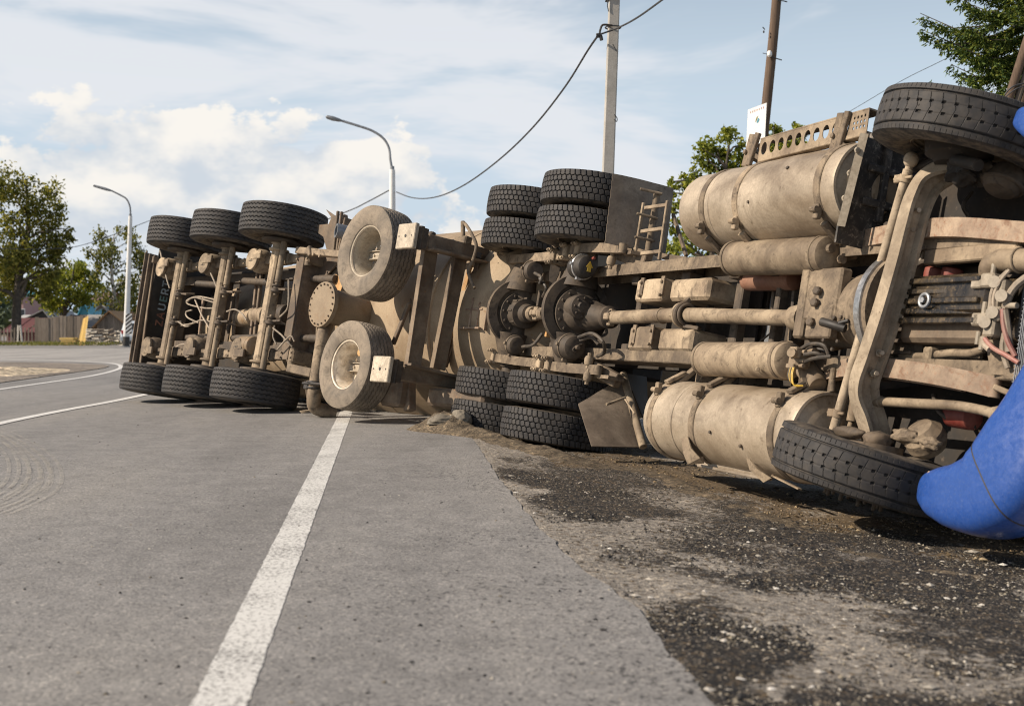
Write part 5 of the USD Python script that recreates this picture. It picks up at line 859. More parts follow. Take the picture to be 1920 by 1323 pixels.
# tail: upright channel and the lettered mud flap behind the last axle
pack(L_, 'tail_channel', [bar(LP(283, 476, .05), LP(249, 694, .05), .03, .05, up=VA), bar(LP(290, 478, .0), LP(262, 690, .0), .05, .02, up=VA), box(LP(291, 487, .03), (.05, .08, .10), .01), bar(LP(276, 470, -.05), LP(240, 694, -.05), .02, .02), bar(LP(284, 476, .0), LP(252, 692, .0), .02, .20, up=VA)], 'trailer_paint')
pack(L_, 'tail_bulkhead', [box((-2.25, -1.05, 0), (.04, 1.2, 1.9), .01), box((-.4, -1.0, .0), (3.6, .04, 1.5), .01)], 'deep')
fl = pack(L_, 'mud_flap', [plate([(-.02, -.90), (-.46, -.90), (-.46, .98), (-.02, .98)], .014, (-2.16, 0, 0), VA, WA)], 'black')
def letters(txt, h, o, ex, ey, m_, parent):
    t = meshkit.text_mesh(txt, h, .004, True); v = np.asarray(t.vertices); ez = np.cross(ex, ey)
    pack(parent, 'lettering', [(np.array(o, float) + v[:, :1] * ex + v[:, 1:2] * ey + v[:, 2:] * ez, np.asarray(t.faces))], m_, smooth=False)
sx = -2.160 + .009
for txt, w, m_ in (('U', .48, 'white_letters'), ('T', .365, 'white_letters'), ('R', .255, 'white_letters'), ('E', .15, 'teal_letters'), ('U', .02, 'white_letters'), ('A', -.10, 'orange_letters'), ('Z', -.21, 'orange_letters')):
    letters(txt, .11, (sx, -.27, w), WA, np.array([0, 1.0, 0]), m_, fl)
# cross plate in front of the axles, filler neck, discharge pipe
pack(L_, 'cross_plate', [box((1.86, -.22, .02), (.05, .36, 1.34), .01), box((1.80, -.03, .02), (.16, .02, 1.34), .005), plate([(0, 0), (.45, .1), (.45, -.1), (.2, -.28), (0, -.3)], .02, (1.84, -.25, .66), UA, WA)], 'trailer_paint')
pack(L_, 'mounting_bar', [bar(LP(560, 470, .0), LP(648, 478, -.0), .10, .08), bar(LP(580, 462, .05), LP(582, 480, .05), .05, .05), bar(LP(545, 690, .0), LP(590, 700, .0), .12, .10), bolts([LP(588, 477, .06), LP(600, 480, .06)], VA, .02, .015)], 'frame')
fc = LP(606, 571, .12)
fk = pack(L_, 'filler_neck', [lathe([(.20, -.85), (.20, -.03), (.262, -.03), (.262, .0), (.262, .022), (.20, .026), (.001, .03)], fc, VA, 44, caps=False)], 'tank')
pack(fk, 'neck_bolt', bolts(ring_points(fc + .024 * VA, VA, .232, 20), VA, .011, .014), 'trailer_paint')
dp = pack(L_, 'discharge_pipe', [hose([LP(*p) for p in ((620, 598, -.1), (608, 622, .05), (601, 660, .08), (593, 715, .08), (588, 748, .08), (594, 765, .0), (630, 774, -.2))], .078, 24), rod(LP(595, 600, .1), LP(594, 640, .1), .014)], 'frame')
pack(dp, 'pipe_clamp', [torus(LP(593, 718, .08), WA, .088, .018), torus(LP(591, 728, .08), WA, .088, .014), box(LP(576, 722, .14), (.08, .05, .09), .01), rod(LP(568, 718, .16), LP(606, 720, .16), .016)], 'black')
pack(L_, 'rear_fender', [sheet([[LP(570, 716, .05), LP(582, 712, .0)], [LP(570, 722, .08), LP(586, 735, .0)], [LP(575, 745, .05), LP(590, 748, .0)], [LP(583, 768, .02), LP(594, 768, -.02)], [LP(562, 770, .02), LP(566, 774, .0)]], .014)], 'dust')
up = [LP(x, y, -.12) for x, y in ((612, 393), (631, 406), (635, 440), (627, 473), (613, 468), (607, 444), (597, 437), (596, 422), (617, 420), (622, 408))]
pack(L_, 'upper_fender', [plate([(p[0] - up[0][0], p[2] - up[0][2]) for p in up][::-1], .012, up[0], UA, WA), bar(LP(634, 396, -.1), LP(626, 474, -.1), .035, .03), bar(LP(641, 397, -.1), LP(632, 474, -.1), .035, .03), bar(LP(654, 410, -.15), LP(640, 478, -.15), .12, .03), bar(LP(646, 404, -.2), LP(648, 420, -.2), .06, .06)], 'trailer_paint')
pack(L_, 'pipe_socket', [lathe([(.062, -.25), (.085, -.25), (.085, .0), (.062, .0), (.062, -.24)], LP(630, 432, .02), VA - .35 * UA, 28, caps=False)], 'galvanised')
# spare wheels lie flat against the belly
Rs = np.stack([np.array([0, 0, 1.0]), np.array([0, 1.0, 0]) * -1, np.array([1.0, 0, 0])], 1)   # wheel axis along v
if np.linalg.det(Rs) < 0: Rs[:, 1] *= -1
for (x, y, v, m_, lab) in ((706, 476, .10, 'rim_grey', 'upper spare wheel with grey rim'), (668, 687, .12, 'rim', 'lower spare wheel with cream rim')):
    c = LP(x, y, v); wheel(L_, c, 'trailer', rim='dish', R3=Rs, rubber='tyre_dusty', rim_mat=m_, label=lab, spin=.3 if m_ == 'rim' else 1.1, scale=.90 if m_ == 'rim' else .955)
    pack(L_, 'spare_carrier', [box(c + [.0, -.085, .0], (.44, .05, .075), .006), box(c + [0, -.06, .045], (.44, .05, .008), .002), box(c + [0, -.06, -.045], (.44, .05, .008), .002), bolts([c + [d, -.06, 0] for d in (-.12, 0, .12)], VA, .014, .015), rod(c + [0, -.10, 0], c + [0, -.5, 0], .05)], 'rim_grey' if m_ == 'rim_grey' else 'rim')
pack(L_, 'marker_reflector', [lathe([(.04, 0), (.045, .01), (.001, .014)], LP(676, 660, .12), VA, 20, caps=False)], 'orange')
# landing gear
for s, (fx, fy), wl in ((1, (764, 443), None), (-1, (716, 692), None)):
    f0 = LP(fx, fy, .40); base = np.array([f0[0] + .02, -.62, f0[2] + (.03 if s > 0 else .03)])
    lg = pack(L_, 'landing_leg', [bar(f0 - [0, .03, 0], base, .125, .125, up=WA), bar(f0 - [0, .22, 0], base, .15, .15, up=WA), bar(np.array([f0[0] + .14, .20, f0[2] - .09 * s]), np.array([f0[0] + .14, -.62, f0[2] - .06 * s]), .13, .025, up=WA)], 'trailer_paint')
    pack(lg, 'sand_shoe', [box(f0, (.30, .05, .26), .03), box(f0 - [0, .05, 0], (.22, .08, .18), .02)], 'pale')
    pack(lg, 'shoe_hole', [lathe([(.016, 0), (.016, .004)], f0 + [d, .024, 0], VA, 12) for d in (0.0,)] + [lathe([(.008, 0), (.008, .004)], f0 + [d, .024, 0], VA, 8) for d in (-.11, .10)], 'black')
    pack(lg, 'shoe_bracket', [box(f0 + [.10, -.10, 0], (.05, .14, .22), .01), lathe([(.03, -.12), (.03, .12)], f0 + [0.10, -.09, 0], WA, 12)], 'dust_dark')
for a_, b_, wd, m_ in (((806, 466, .08), (773, 690, .08), .20, 'trailer_paint'), ((862, 482, -.28), (820, 692, -.28), .19, 'trailer_paint'), ((897, 492, -.52), (834, 688, -.50), .06, 'trailer_paint'), ((884, 490, -.45), (826, 688, -.45), .03, 'orange')):
    p_, q_ = LP(*a_), LP(*b_); pack(L_, 'landing_brace', [bar(p_, q_, .03, wd, up=VA), bar(p_ + [.03, wd * .5, 0], q_ + [.03, wd * .5, 0], .06, .012, up=VA)], m_)
pack(L_, 'diagonal_brace', [bar(LP(768, 568, -.15), LP(737, 645, -.15), .04, .05), bar(LP(770, 560, -.2), LP(768, 690, -.2), .02, .02)], 'trailer_paint')
ck = [LP(*p) for p in ((868, 418, -.30), (874, 422, -.25), (886, 442, -.2), (893, 462, -.2), (886, 490, -.2), (878, 508, -.2), (886, 532, -.2), (890, 540, -.2))]
pack(L_, 'crank_handle', [hose(ck, .018, 10), rod(LP(868, 415, -.30), LP(868, 448, -.30), .024), box(LP(868, 452, -.32), (.20, .10, .09), .02)], 'frame')
pack(L_, 'landing_gearbox', [box(LP(845, 462, -.45), (.40, .16, .12), .02), bar(LP(795, 448, -.1), LP(905, 482, -.5), .10, .06), blob(LP(808, 440, -.2), (.06, .04, .04), 2, .4, 3)], 'dust_dark')
pack(L_, 'lower_box', [box(LP(745, 738, -.15), (.34, .20, .28), .03), bar(LP(768, 705, -.2), LP(768, 770, -.2), .10, .10), box((4.9, -.45, -.95), (.9, .5, .18), .03)], 'trailer_paint')
# ------------------------------------------------------------------ lumps torn up by the wheels
def lump(c, s, seed, amp=.35):
    m = trimesh.creation.icosphere(3, 1.0); v = np.asarray(m.vertices); q = v * 1.6 + seed
    d = 1 + amp * 2 * (meshkit.fbm(q, 4, seed) - .5); v = v * d[:, None]
    v[:, 2] = np.where(v[:, 2] < -.4, -.4, v[:, 2]); return v * np.array(s) + np.array(c, float), np.asarray(m.faces)
for k, (x, y, s, lab) in enumerate(((827, 789, (.135, .11, .065), 'broad flat lump of broken asphalt left of the buried twin wheel'), (866, 786, (.095, .08, .105), 'upright grey lump of broken asphalt against the buried twin wheel'), (846, 788, (.05, .05, .06), 'small lump between the two larger asphalt lumps'))):
    tag(obj('asphalt_lump', lump(at(x, y, 11.95), s, k + 3), 'clod', smooth=25), lab, 'rubble', 'asphalt lumps torn up at the buried wheels')
def bank():
    g = [on_ground(x, y) for x, y in ((790, 800), (830, 807), (880, 812), (930, 820), (1000, 834), (1080, 848), (1150, 854), (1230, 862), (1320, 893), (1420, 922), (1520, 950), (1640, 985), (1760, 1004), (1850, 1012))]
    P = smooth_path(g, 14); n = len(P); w = np.linspace(-1, 1, 16); t = np.gradient(P[:, :2], axis=0); t /= np.linalg.norm(t, axis=1, keepdims=True); nn_ = np.stack([-t[:, 1], t[:, 0]], 1)
    X = P[:, None, 0] + nn_[:, None, 0] * w[None] * .30; Y = P[:, None, 1] + nn_[:, None, 1] * w[None] * .30
    Z = land_z(X, Y); q = np.stack([X, Y, 0 * X], -1); prof = np.clip(1 - np.abs(w), 0, 1)[None] ** .8
    fade = np.interp(np.arange(n) / n, [0, .05, .3, .5, 1], [.0, 1, .75, .35, .25])[:, None]
    Z = Z - .03 + prof * fade * (.04 + .13 * meshkit.fbm(q * 5, 4, 6)) * (1 + 1.0 * np.exp(-((np.arange(n) / n - .09) / .09) ** 2))[:, None] + .02 * (meshkit.fbm(q * 22, 3, 8) - .5) * prof
    I = np.arange(X.size).reshape(X.shape); return np.stack([X, Y, Z], -1).reshape(-1, 3), np.stack([I[:-1, :-1], I[1:, :-1], I[1:, 1:], I[:-1, 1:]], -1).reshape(-1, 4)
M['bank'] = soil('churned_brown_soil', (0.065, 0.052, 0.037), (0.165, 0.132, 0.093), scale=9, fine=60, bump=0.9)
v, f = bank(); obj('churned_soil', (v, np.asarray(f)[:, ::-1]), 'bank', smooth=True, kind='stuff', label='low ridge of churned brown soil along the wheels and tanks', cat='soil')

# ------------------------------------------------------------------ poles, lamps and wires
def z_up(p, z): return np.array([p[0], p[1], z])
def lamp(x0, y0, Y, xt, yt, arm, hx, hy, label, marker):
    foot = at(x0, y0, Y); foot[2] = 0; top = at(xt, yt, Y); t = thing('street_lamp', label, 'street lamp', foot, 'street lamps along the road')
    obj('pole', sweep(np.array([foot + (top - foot) * q for q in (0, .02, .5, .98, 1)]), circle(1, 16), radius=[.17, .165, .135, .105, .10]), 'pole_white', t, smooth=40)
    pts = [top] + [at(x, y, Y) for x, y in arm]; obj('arm', hose(pts, .045, 10, 8), 'galvanised', t, smooth=40)
    a, b = at(*arm[-1], Y), at(hx, hy, Y); d = (b - a) / np.linalg.norm(b - a)
    obj('lamp_head', [sweep(np.array([a, a + .12 * d, a + .35 * d, b - .05 * d, b]), np.array(circle(1, 14)) * [1.0, .55], radius=[.06, .11, .15, .12, .05])], 'galvanised', t, smooth=40)
    obj('collar', [rod(top - [0, 0, .10], top + [0, 0, .12], .075), rod(z_up(foot, .0), foot + (top - foot) * .008, .24)], 'galvanised', t, smooth=40)
    if marker:
        up_ = (top - foot) / np.linalg.norm(top - foot); o = foot + up_ * .02
        obj('base_band', [lathe([(.185, 0), (.185, .55)], o, up_, 16)], 'black', t, smooth=40)
        c = at(240, 607, Y) + [.10, -.19, 0]; w_, h_ = .34, 1.10
        bd = obj('hazard_board', [box(c, (w_, .02, h_), .004)], 'white', t)
        for k in range(-1, 6):
            q = sg.Polygon([(-w_ / 2, -h_ / 2 + .22 * k), (w_ / 2, -h_ / 2 + .22 * k + .28), (w_ / 2, -h_ / 2 + .22 * k + .39), (-w_ / 2, -h_ / 2 + .22 * k + .11)]).intersection(sg.box(-w_ / 2, -h_ / 2, w_ / 2, h_ / 2))
            if not q.is_empty and q.area > 1e-3: obj('stripe', plate(list(q.exterior.coords)[:-1], .004, c - [0, .0135, 0], [1, 0, 0], [0, 0, 1]), 'black', bd)
    return top
l1 = lamp(236, 650, 67, 244.5, 405, [(244.5, 396), (243, 385), (237, 373), (226, 366), (210, 358)], 175, 348, 'white street lamp with a striped hazard board at its foot', True)
l2 = lamp(735.5, 668, 44, 735.5, 318, [(732, 300), (729, 277), (718, 259), (697, 245), (668, 235), (642, 227)], 611, 219, 'white street lamp rising behind the trailer and its spare wheel', False)
l2b = at(736, 330, 44); top2 = stage.GetPrimAtPath('/World/street_lamp_001')
def pole(name, label, pts, Y, w0, w1, material, n, square=False):
    foot = at(pts[0][0], pts[0][1], Y); foot[2] = float(land_z(foot[0], foot[1])) - .05; top = at(pts[1][0], pts[1][1], Y)
    t = thing(name, label, 'utility pole', foot); sec = [(-1, -.8), (.8 * -1, -1), (.8, -1), (1, -.8), (1, .8), (.8, 1), (-.8, 1), (-1, .8)] if square else circle(1, n)
    q = np.linspace(0, 1, 14); P = foot + (top - foot) * q[:, None]
    if not square: P[1:-1, 0] += .02 * np.sin(q[1:-1] * 9)
    obj('shaft', sweep(P, sec, radius=w0 + (w1 - w0) * q, up=(0, 1, 0)), material, t, smooth=35); return t, foot, top
tc, f0, t0 = pole('concrete_pole', 'pale square concrete utility pole behind the upper twin wheels', ((1124, 616), (1155, -90)), 20.5, .105, .088, 'concrete', 8, True)
obj('wire_tie', [torus(at(1149.5, 52, 20.5), (0, 0, 1), .13, .012, 24, 6), hose([at(1149, 83, 20.37), at(1156, 96, 20.37)], .006), hose([at(1152, 215, 20.4), at(1157, 222, 20.4), at(1156, 228, 20.4), at(1152, 224, 20.4)], .008), hose([at(1140, 0, 20.4), at(1139, 10, 20.4), at(1141, 22, 20.4)], .008), box(at(1149, 0, 20.5), (.24, .24, .02))], 'cable', tc, smooth=40)
obj('clamp', [hose([at(1148, 48, 20.3), at(1131, 47, 20.3), at(1126, 55, 20.3), at(1124, 66, 20.3)], .018), hose([at(1119, 66, 20.3), at(1126, 68, 20.3), at(1128, 76, 20.3)], .03), box(at(1121, 67, 20.3), (.06, .05, .07), .01)], 'black', tc, smooth=40)
tw, fw, twt = pole('wooden_pole', 'leaning brown wooden utility pole with a white notice on it', ((1392, 480), (1462, -90)), 26, .118, .10, 'brown_wood', 14)
obj('insulator', [lathe([(.03, 0), (.055, .03), (.05, .10), (.03, .13)], at(1443, 107, 25.85), (0, 0, 1), 12)], 'white', tw, smooth=40)
obj('wire_stub', [hose([at(1444, 103, 25.85), at(1450, 108, 25.85), at(1466, 113, 25.85)], .012), hose([at(1430, 100, 25.86), at(1445, 103, 25.82)], .008), hose([at(1458, 1, 25.85), at(1468, 2, 25.85), at(1476, 4, 25.85)], .012), hose([at(1430, 51, 25.9), at(1434, 56, 25.9)], .012), box(at(1432, 60, 25.9), (.03, .03, .05), .005)], 'cable', tw, smooth=40)
sgn = thing('notice_board', 'white notice with red heading and green picture fixed to the leaning wooden pole', 'sign', at(1412, 240, 25.7))
a_b = math.radians(67); exx = np.array([math.cos(a_b), -math.sin(a_b), 0.05]); exx /= np.linalg.norm(exx); eyy = np.array([.10, 0, 1.0]); eyy -= exx * (exx @ eyy); eyy /= np.linalg.norm(eyy); nz = np.cross(exx, eyy)
Wb, Hb = .68, .82; o_ = at(1403, 206, 26.1); nz = nz if nz[1] < 0 else -nz
def on_board(a, b, d=.008): return o_ + exx * a * Wb - eyy * (1 - b) * Hb + nz * d
bd = obj('panel', plate([(0, -Hb), (Wb, -Hb), (Wb, 0), (0, 0)], .012, o_, exx, eyy), 'white', sgn)
obj('heading', [plate([(-.012, -.022), (.012, -.022), (.012, .022), (-.012, .022)], .003, on_board(.16 + .115 * k, .90), exx, eyy, [[(-.004, -.012), (-.004, .004), (.006, .004), (.006, -.012)]] if k % 2 else ()) for k in range(7)], 'red', bd)
obj('picture', [plate([(-.06, -.05), (.0, -.06), (.05, .0), (.02, .05), (-.03, .02)], .003, on_board(.6, .62), exx, eyy), plate([(-.05, -.1), (.06, -.1), (.05, -.03), (-.02, -.04)], .003, on_board(.45, .28), exx, eyy)], 'roof_blue', bd); obj('leaf_mark', [plate([(-.05, -.06), (-.01, -.03), (.05, .06), (-.02, .04)], .003, on_board(.52, .66, .011), exx, eyy), plate([(-.07, -.05), (.05, -.06), (.04, -.02), (-.05, -.01)], .003, on_board(.5, .2, .011), exx, eyy)], 'verge', bd)
ab_ = thing('pole_strut', 'bundle of leaning wooden pole stubs at the right edge behind the raised front wheel', 'pole', at(1890, 616, 19))
for a_, b_, r_2 in (((1868, 260), (1928, 70), .075), ((1882, 262), (1940, 90), .055), ((1893, 262), (1948, 95), .06), ((1908, 262), (1965, 60), .085)):
    p_, q_ = at(*a_, 19), at(*b_, 19); p_ = p_ + (p_ - q_) * 2.0; obj('strut', rod(p_, q_, r_2, r_2 * .92, 12), 'brown_wood' if r_2 != .055 else 'old_wood', ab_, smooth=40)
obj('wire_lashing', [hose([at(1884, 178, 18.9), at(1892, 168, 18.88), at(1905, 160, 18.88), at(1928, 155, 18.9)], .012), hose([at(1884, 183, 18.9), at(1905, 167, 18.87), at(1928, 160, 18.9)], .010)], 'cable', ab_, smooth=40)
def wire(pts, r, label, k=10): tag(obj('overhead_wire', hose(pts, r, 6, k), 'cable', smooth=40), label, 'wire', None)
wire([at(1250, -6, 17.5), at(1197, 32, 19), at(1160, 52, 20.2), at(1122, 66, 20.3)], .015, 'twisted black cable from the concrete pole up out of the picture')
wire([at(1122, 66, 20.3), at(1102, 95, 21), at(1058, 165, 23), at(1000, 238, 26), at(940, 296, 29), at(880, 341, 33), at(835, 364, 36.5), at(800, 372, 39), at(770, 370, 41.5), at(743, 360, 44)], .019, 'black cable sagging from the concrete pole down to the far street lamp')
wire([at(731, 356, 44), at(690, 378, 46), at(652, 396, 48), at(560, 430, 54), at(420, 470, 62)], .022, 'black cable running left from the street lamp behind the trailer')
wire([at(1990, 10, 19.5), at(1860, 68, 22), at(1758, 118, 24), at(1690, 152, 26), at(1600, 205, 29), at(1500, 262, 33), at(1380, 312, 38), at(1180, 380, 48)], .006, 'thin wire crossing the sky behind the raised front wheel')
wire([at(-20, 466, 60), at(100, 466, 62), at(170, 455, 64), at(290, 410, 70)], .018, 'thin pale wire in front of the trees on the left')

# ------------------------------------------------------------------ trees
def leaves(P, size, seed, droop=0.0, aspect=.62):
    r = np.random.default_rng(seed); n = len(P); a = r.normal(size=(n, 3)); a[:, 2] -= droop * 2; a /= np.linalg.norm(a, axis=1, keepdims=True)
    b = np.cross(a, r.normal(size=(n, 3))); b /= np.linalg.norm(b, axis=1, keepdims=True); c = np.cross(a, b); s = size * r.uniform(.6, 1.35, (n, 1)); w = s * aspect
    v = np.stack([P - a * s * .5, P + b * w * .5 + c * s * .10, P + a * s * .5, P - b * w * .5 + c * s * .10], 1); f = np.arange(n)[:, None] * 4
    return v.reshape(-1, 3), np.concatenate([f + [0, 1, 2], f + [0, 2, 3]])
def limb(a, b, r0, r1, seed, k=5, wob=.10):
    r = np.random.default_rng(seed); a, b = np.array(a), np.array(b); L = np.linalg.norm(b - a); q = np.linspace(0, 1, k)[:, None]; P = a + (b - a) * q; P[1:-1] += r.normal(size=(k - 2, 3)) * wob * L * .35
    P[:, 2] += .06 * L * np.sin(q[:, 0] * math.pi); return sweep(smooth_path(P, 3), circle(1, 7), radius=np.linspace(r0, r1, (k - 1) * 3 + 1))
def tree(name, label, base, Y, blobs, size, dens, leaf, bark, tr, group=None, droop=0.0, lean=None, seed=1, gap=.5, depth=1.0, trunk_top=None):
    """blobs: (pixel x, pixel y, pixel radius) of the crown's masses as they stand Y metres away."""
    r = np.random.default_rng(seed); sc = Y / F; foot = at(base, HY, Y); foot[2] = float(land_z(foot[0], foot[1])) - .1
    t = thing(name, label, 'tree', foot, group); C = [(at(x, y, Y) + [0, r.uniform(-1, 1) * depth * rr * sc * 1.4, 0], rr * sc) for x, y, rr in blobs]
    tops = trunk_top or max(C, key=lambda c: c[0][2])[0]; tops = np.array(tops) if len(tops) == 3 else at(tops[0], tops[1], Y)
    tp = smooth_path([foot, foot + (tops - foot) * .35 + r.normal(size=3) * [.15, .15, 0], foot + (tops - foot) * .7 + r.normal(size=3) * [.2, .2, 0], tops], 5); R_ = np.linspace(tr, tr * .18, len(tp))
    obj('trunk', sweep(tp, circle(1, 10), radius=R_), bark, t, smooth=50)
    parts, pts = [], []
    for k, (c, rr) in enumerate(C):
        h = np.clip(c[2] - rr * 1.6, foot[2] + .25 * (tops[2] - foot[2]), tops[2] * .92); i = int(np.argmin(np.abs(tp[:, 2] - h))); parts.append(limb(tp[i], c, max(.03, R_[i] * .55), .02, seed * 50 + k))
        m = max(5, int(14 * (rr / sc / 40) ** 1.2)); sub = r.normal(size=(m, 3)); sub /= np.linalg.norm(sub, axis=1, keepdims=True); sub *= (r.uniform(.25, 1.0, (m, 1)) ** .5) * rr * .86
        for s_ in sub:
            parts.append(limb(c - s_ * .1, c + s_, .02 + .01 * rr, .008, seed * 77 + k, 4, .06)) if r.uniform() < .6 else None
            n = int(dens * rr ** 2 / m * r.uniform(.5, 1.5)); q = r.normal(size=(n, 3)) * rr * gap * .42 * np.array([1, 1, .8]); q[:, 2] -= droop * np.abs(r.normal(size=n)) * rr * .7; pts.append(c + s_ + q)
    obj('limbs', parts, bark, t, smooth=50, split=False); obj('crown', leaves(np.vstack(pts), size, seed + 5, droop), leaf, t)
    return t
tree('broadleaf_tree', 'tall olive green poplar with sky showing through its crown at the left edge', 30, 80, [(20, 352, 36), (58, 350, 34), (96, 362, 30), (-30, 370, 45), (-50, 430, 60), (70, 400, 34), (105, 400, 22), (36, 420, 30), (-5, 470, 42), (62, 455, 36), (100, 450, 26), (118, 442, 18), (80, 500, 34), (112, 478, 20), (16, 515, 40), (58, 530, 34), (-30, 530, 50), (95, 470, 22), (125, 455, 14), (132, 430, 10), (40, 480, 34), (82, 425, 30), (110, 505, 20)], .24, 430, 'leaf_poplar', 'bark', .34, seed=3, gap=.62, trunk_top=(48, 335), droop=.2)
tree('broadleaf_tree', 'low fresh green bushy tree between the poplar and the birch', 118, 92, [(108, 520, 26), (135, 508, 24), (160, 522, 20), (95, 548, 30), (130, 545, 32), (158, 555, 26), (110, 575, 24), (85, 520, 22), (148, 500, 18), (120, 528, 26), (175, 540, 22)], .26, 430, 'leaf_green', 'bark', .22, seed=5, gap=.6)
tree('birch_tree', 'birch with a white forked trunk and hanging twigs behind the first street lamp', 216, 84, [(196, 440, 20), (226, 424, 18), (250, 446, 20), (184, 470, 18), (212, 468, 24), (258, 478, 22), (190, 505, 18), (236, 510, 26), (268, 500, 14), (204, 545, 22), (246, 548, 26), (220, 580, 26), (190, 560, 12), (240, 585, 20)], .22, 520, 'leaf_birch', 'birch_bark', .20, seed=7, gap=.62, droop=.9, trunk_top=(214, 440))
tree('broadleaf_tree', 'fresh green poplar left of the notice behind the upper fuel tank', 1330, 32, [(1338, 268, 26), (1366, 262, 24), (1330, 300, 28), (1366, 296, 30), (1396, 300, 26), (1392, 268, 14), (1282, 346, 22), (1262, 360, 12), (1300, 330, 14), (1275, 385, 22), (1296, 420, 24), (1262, 420, 12), (1280, 460, 28), (1340, 360, 50), (1400, 380, 50), (1330, 450, 50), (1318, 282, 18), (1352, 318, 30), (1300, 352, 22), (1262, 340, 10), (1258, 470, 18), (1268, 440, 18)], .12, 2100, 'leaf_green', 'bark', .12, seed=9, gap=.55)
tree('broadleaf_tree', 'green poplar crown showing above the perforated step', 1470, 34, [(1448, 240, 14), (1462, 252, 18), (1432, 262, 16), (1480, 268, 20), (1500, 280, 14), (1512, 282, 9), (1440, 290, 26), (1476, 300, 24), (1440, 340, 50), (1490, 350, 50), (1452, 268, 22), (1472, 285, 22), (1506, 258, 15), (1522, 275, 13), (1490, 244, 12)], .12, 2100, 'leaf_green', 'bark', .12, seed=11, gap=.55)
def spruce(x, Y, h, rad, seed, label):
    r = np.random.default_rng(seed); foot = at(x, HY, Y); foot[2] = float(land_z(foot[0], foot[1])) - .1; t = thing('spruce_tree', label, 'tree', foot)
    obj('trunk', sweep(np.array([foot, foot + [0, 0, h * .5], foot + [0, 0, h]]), circle(1, 10), radius=[.22, .13, .02]), 'bark', t, smooth=50); tw_, pts, dr = [], [], []
    for z in np.arange(2.6, h - .2, .26):
        Rz = rad * (1 - z / h) ** .75 * r.uniform(.85, 1.12); m = 8 if 3.8 < z < 8.5 else 5; a0 = r.uniform(0, 6.28)
        for k in range(m):
            a = a0 + k * 6.283 / m + r.normal() * .25; Lb = Rz * r.uniform(.65, 1.12); d = np.array([math.cos(a), math.sin(a), 0]); s = np.linspace(0, 1, 9)
            B = foot + [0, 0, z] + d * (Lb * s[:, None]) + np.array([0, 0, 1.0]) * (-.34 * Lb * np.sin(s * 1.9) + .22 * Lb * s ** 3)[:, None]; tw_.append(sweep(B[::2], circle(1, 5), radius=np.linspace(.028, .006, 5)))
            side = np.array([-d[1], d[0], 0]); near = 3.8 < z < 8.5
            for q in r.uniform(.22, 1.0, int(Lb * (34 if near else 10))):
                p0 = B[0] + (B[-1] - B[0]) * q; p0[2] = np.interp(q, s, B[:, 2]); ls_ = (.16 + .34 * (1 - q)) * r.uniform(.6, 1.25) * min(1, Lb); dd = d * .75 + side * r.choice([-1, 1]) * r.uniform(.2, .9) + [0, 0, r.uniform(-.85, -.1)]; dd /= np.linalg.norm(dd)
                nn2 = max(5, int(ls_ * (75 if near else 22))); u_ = r.uniform(0, 1, nn2); pts.append(p0 + dd * (ls_ * u_)[:, None] + r.normal(size=(nn2, 3)) * .012); e = dd * .8 + r.normal(size=(nn2, 3)) * .55; dr.append(e / np.linalg.norm(e, axis=1, keepdims=True))
    obj('branches', tw_, 'bark', t, smooth=50, split=False); P = np.vstack(pts); D = np.vstack(dr); n = len(P); b = np.cross(D, r.normal(size=(n, 3))); b /= np.linalg.norm(b, axis=1, keepdims=True); s = r.uniform(.05, .10, (n, 1)); w = .015
    v = np.stack([P, P + D * s * .5 + b * w, P + D * s, P + D * s * .5 - b * w], 1); f = np.arange(n)[:, None] * 4
    obj('needles', (v.reshape(-1, 3), np.concatenate([f + [0, 1, 2], f + [0, 2, 3]])), 'needles', t)
spruce(1985, 21, 15.0, 3.12, 4, 'dark spruce with drooping branches at the upper right corner')
def wood(seed, az0, az1, d0, d1, n, h0, h1):
    r = np.random.default_rng(seed); a = r.uniform(az0, az1, n); d = r.uniform(d0, d1, n); c = np.stack([np.sin(a) * d, np.cos(a) * d, np.zeros(n)], 1); P = []
    for k in range(n):
        H = r.uniform(h0, h1); m = 190; q = r.normal(size=(m, 3)); q /= np.linalg.norm(q, axis=1, keepdims=True); q *= r.uniform(.5, 1, (m, 1)); P.append(c[k] + q * [H * .42, H * .42, H * .52] + [0, 0, H * .5])
    return leaves(np.vstack(P), 1.1, seed)
tag(obj('distant_wood', wood(31, -.46, .50, 170, 260, 150, 5.5, 9.5), 'leaf_far'), 'dark far-off belt of trees beyond the village roofs', 'wood', kind='stuff')

# ------------------------------------------------------------------ the village behind the road
YF = 76.0
fence = thing('board_fence', 'weathered grey board fence along the far side of the road', 'fence', at(80, HY, YF) * [1, 1, 0])
x = -130.0; k = 0; r4 = np.random.default_rng(41)
while x < 162:
    tall = x > 62; topy = (596 - .04 * (x - 62) if tall else 618 - (3 if x > 0 else 0)) + r4.normal() * 1.3; p0, p1 = at(x, HY, YF + (x > 62) * .1 - .3 * (x < 62)), at(x + 6.3, HY, YF); w_ = p1[0] - p0[0]; h_ = (HY - topy) / F * YF + EYE + .02
    h_ = max(.9, h_); c = np.array([p0[0] + w_ / 2, p0[1] + r4.normal() * .012, h_ / 2]); a = r4.normal() * .012
    obj('plank', box(c, (w_ * r4.uniform(.82, .98), .025, h_), .004, np.array([[math.cos(a), 0, -math.sin(a)], [0, 1, 0], [math.sin(a), 0, math.cos(a)]])), 'old_wood', fence); x += 6.5; k += 1
obj('rail', [bar(at(-130, 640, YF + .12), at(60, 640, YF + .12), .05, .09), bar(at(60, 612, YF + .2), at(160, 612, YF + .2), .05, .09), bar(at(60, 640, YF + .2), at(160, 640, YF + .2), .05, .09)], 'old_wood', fence)
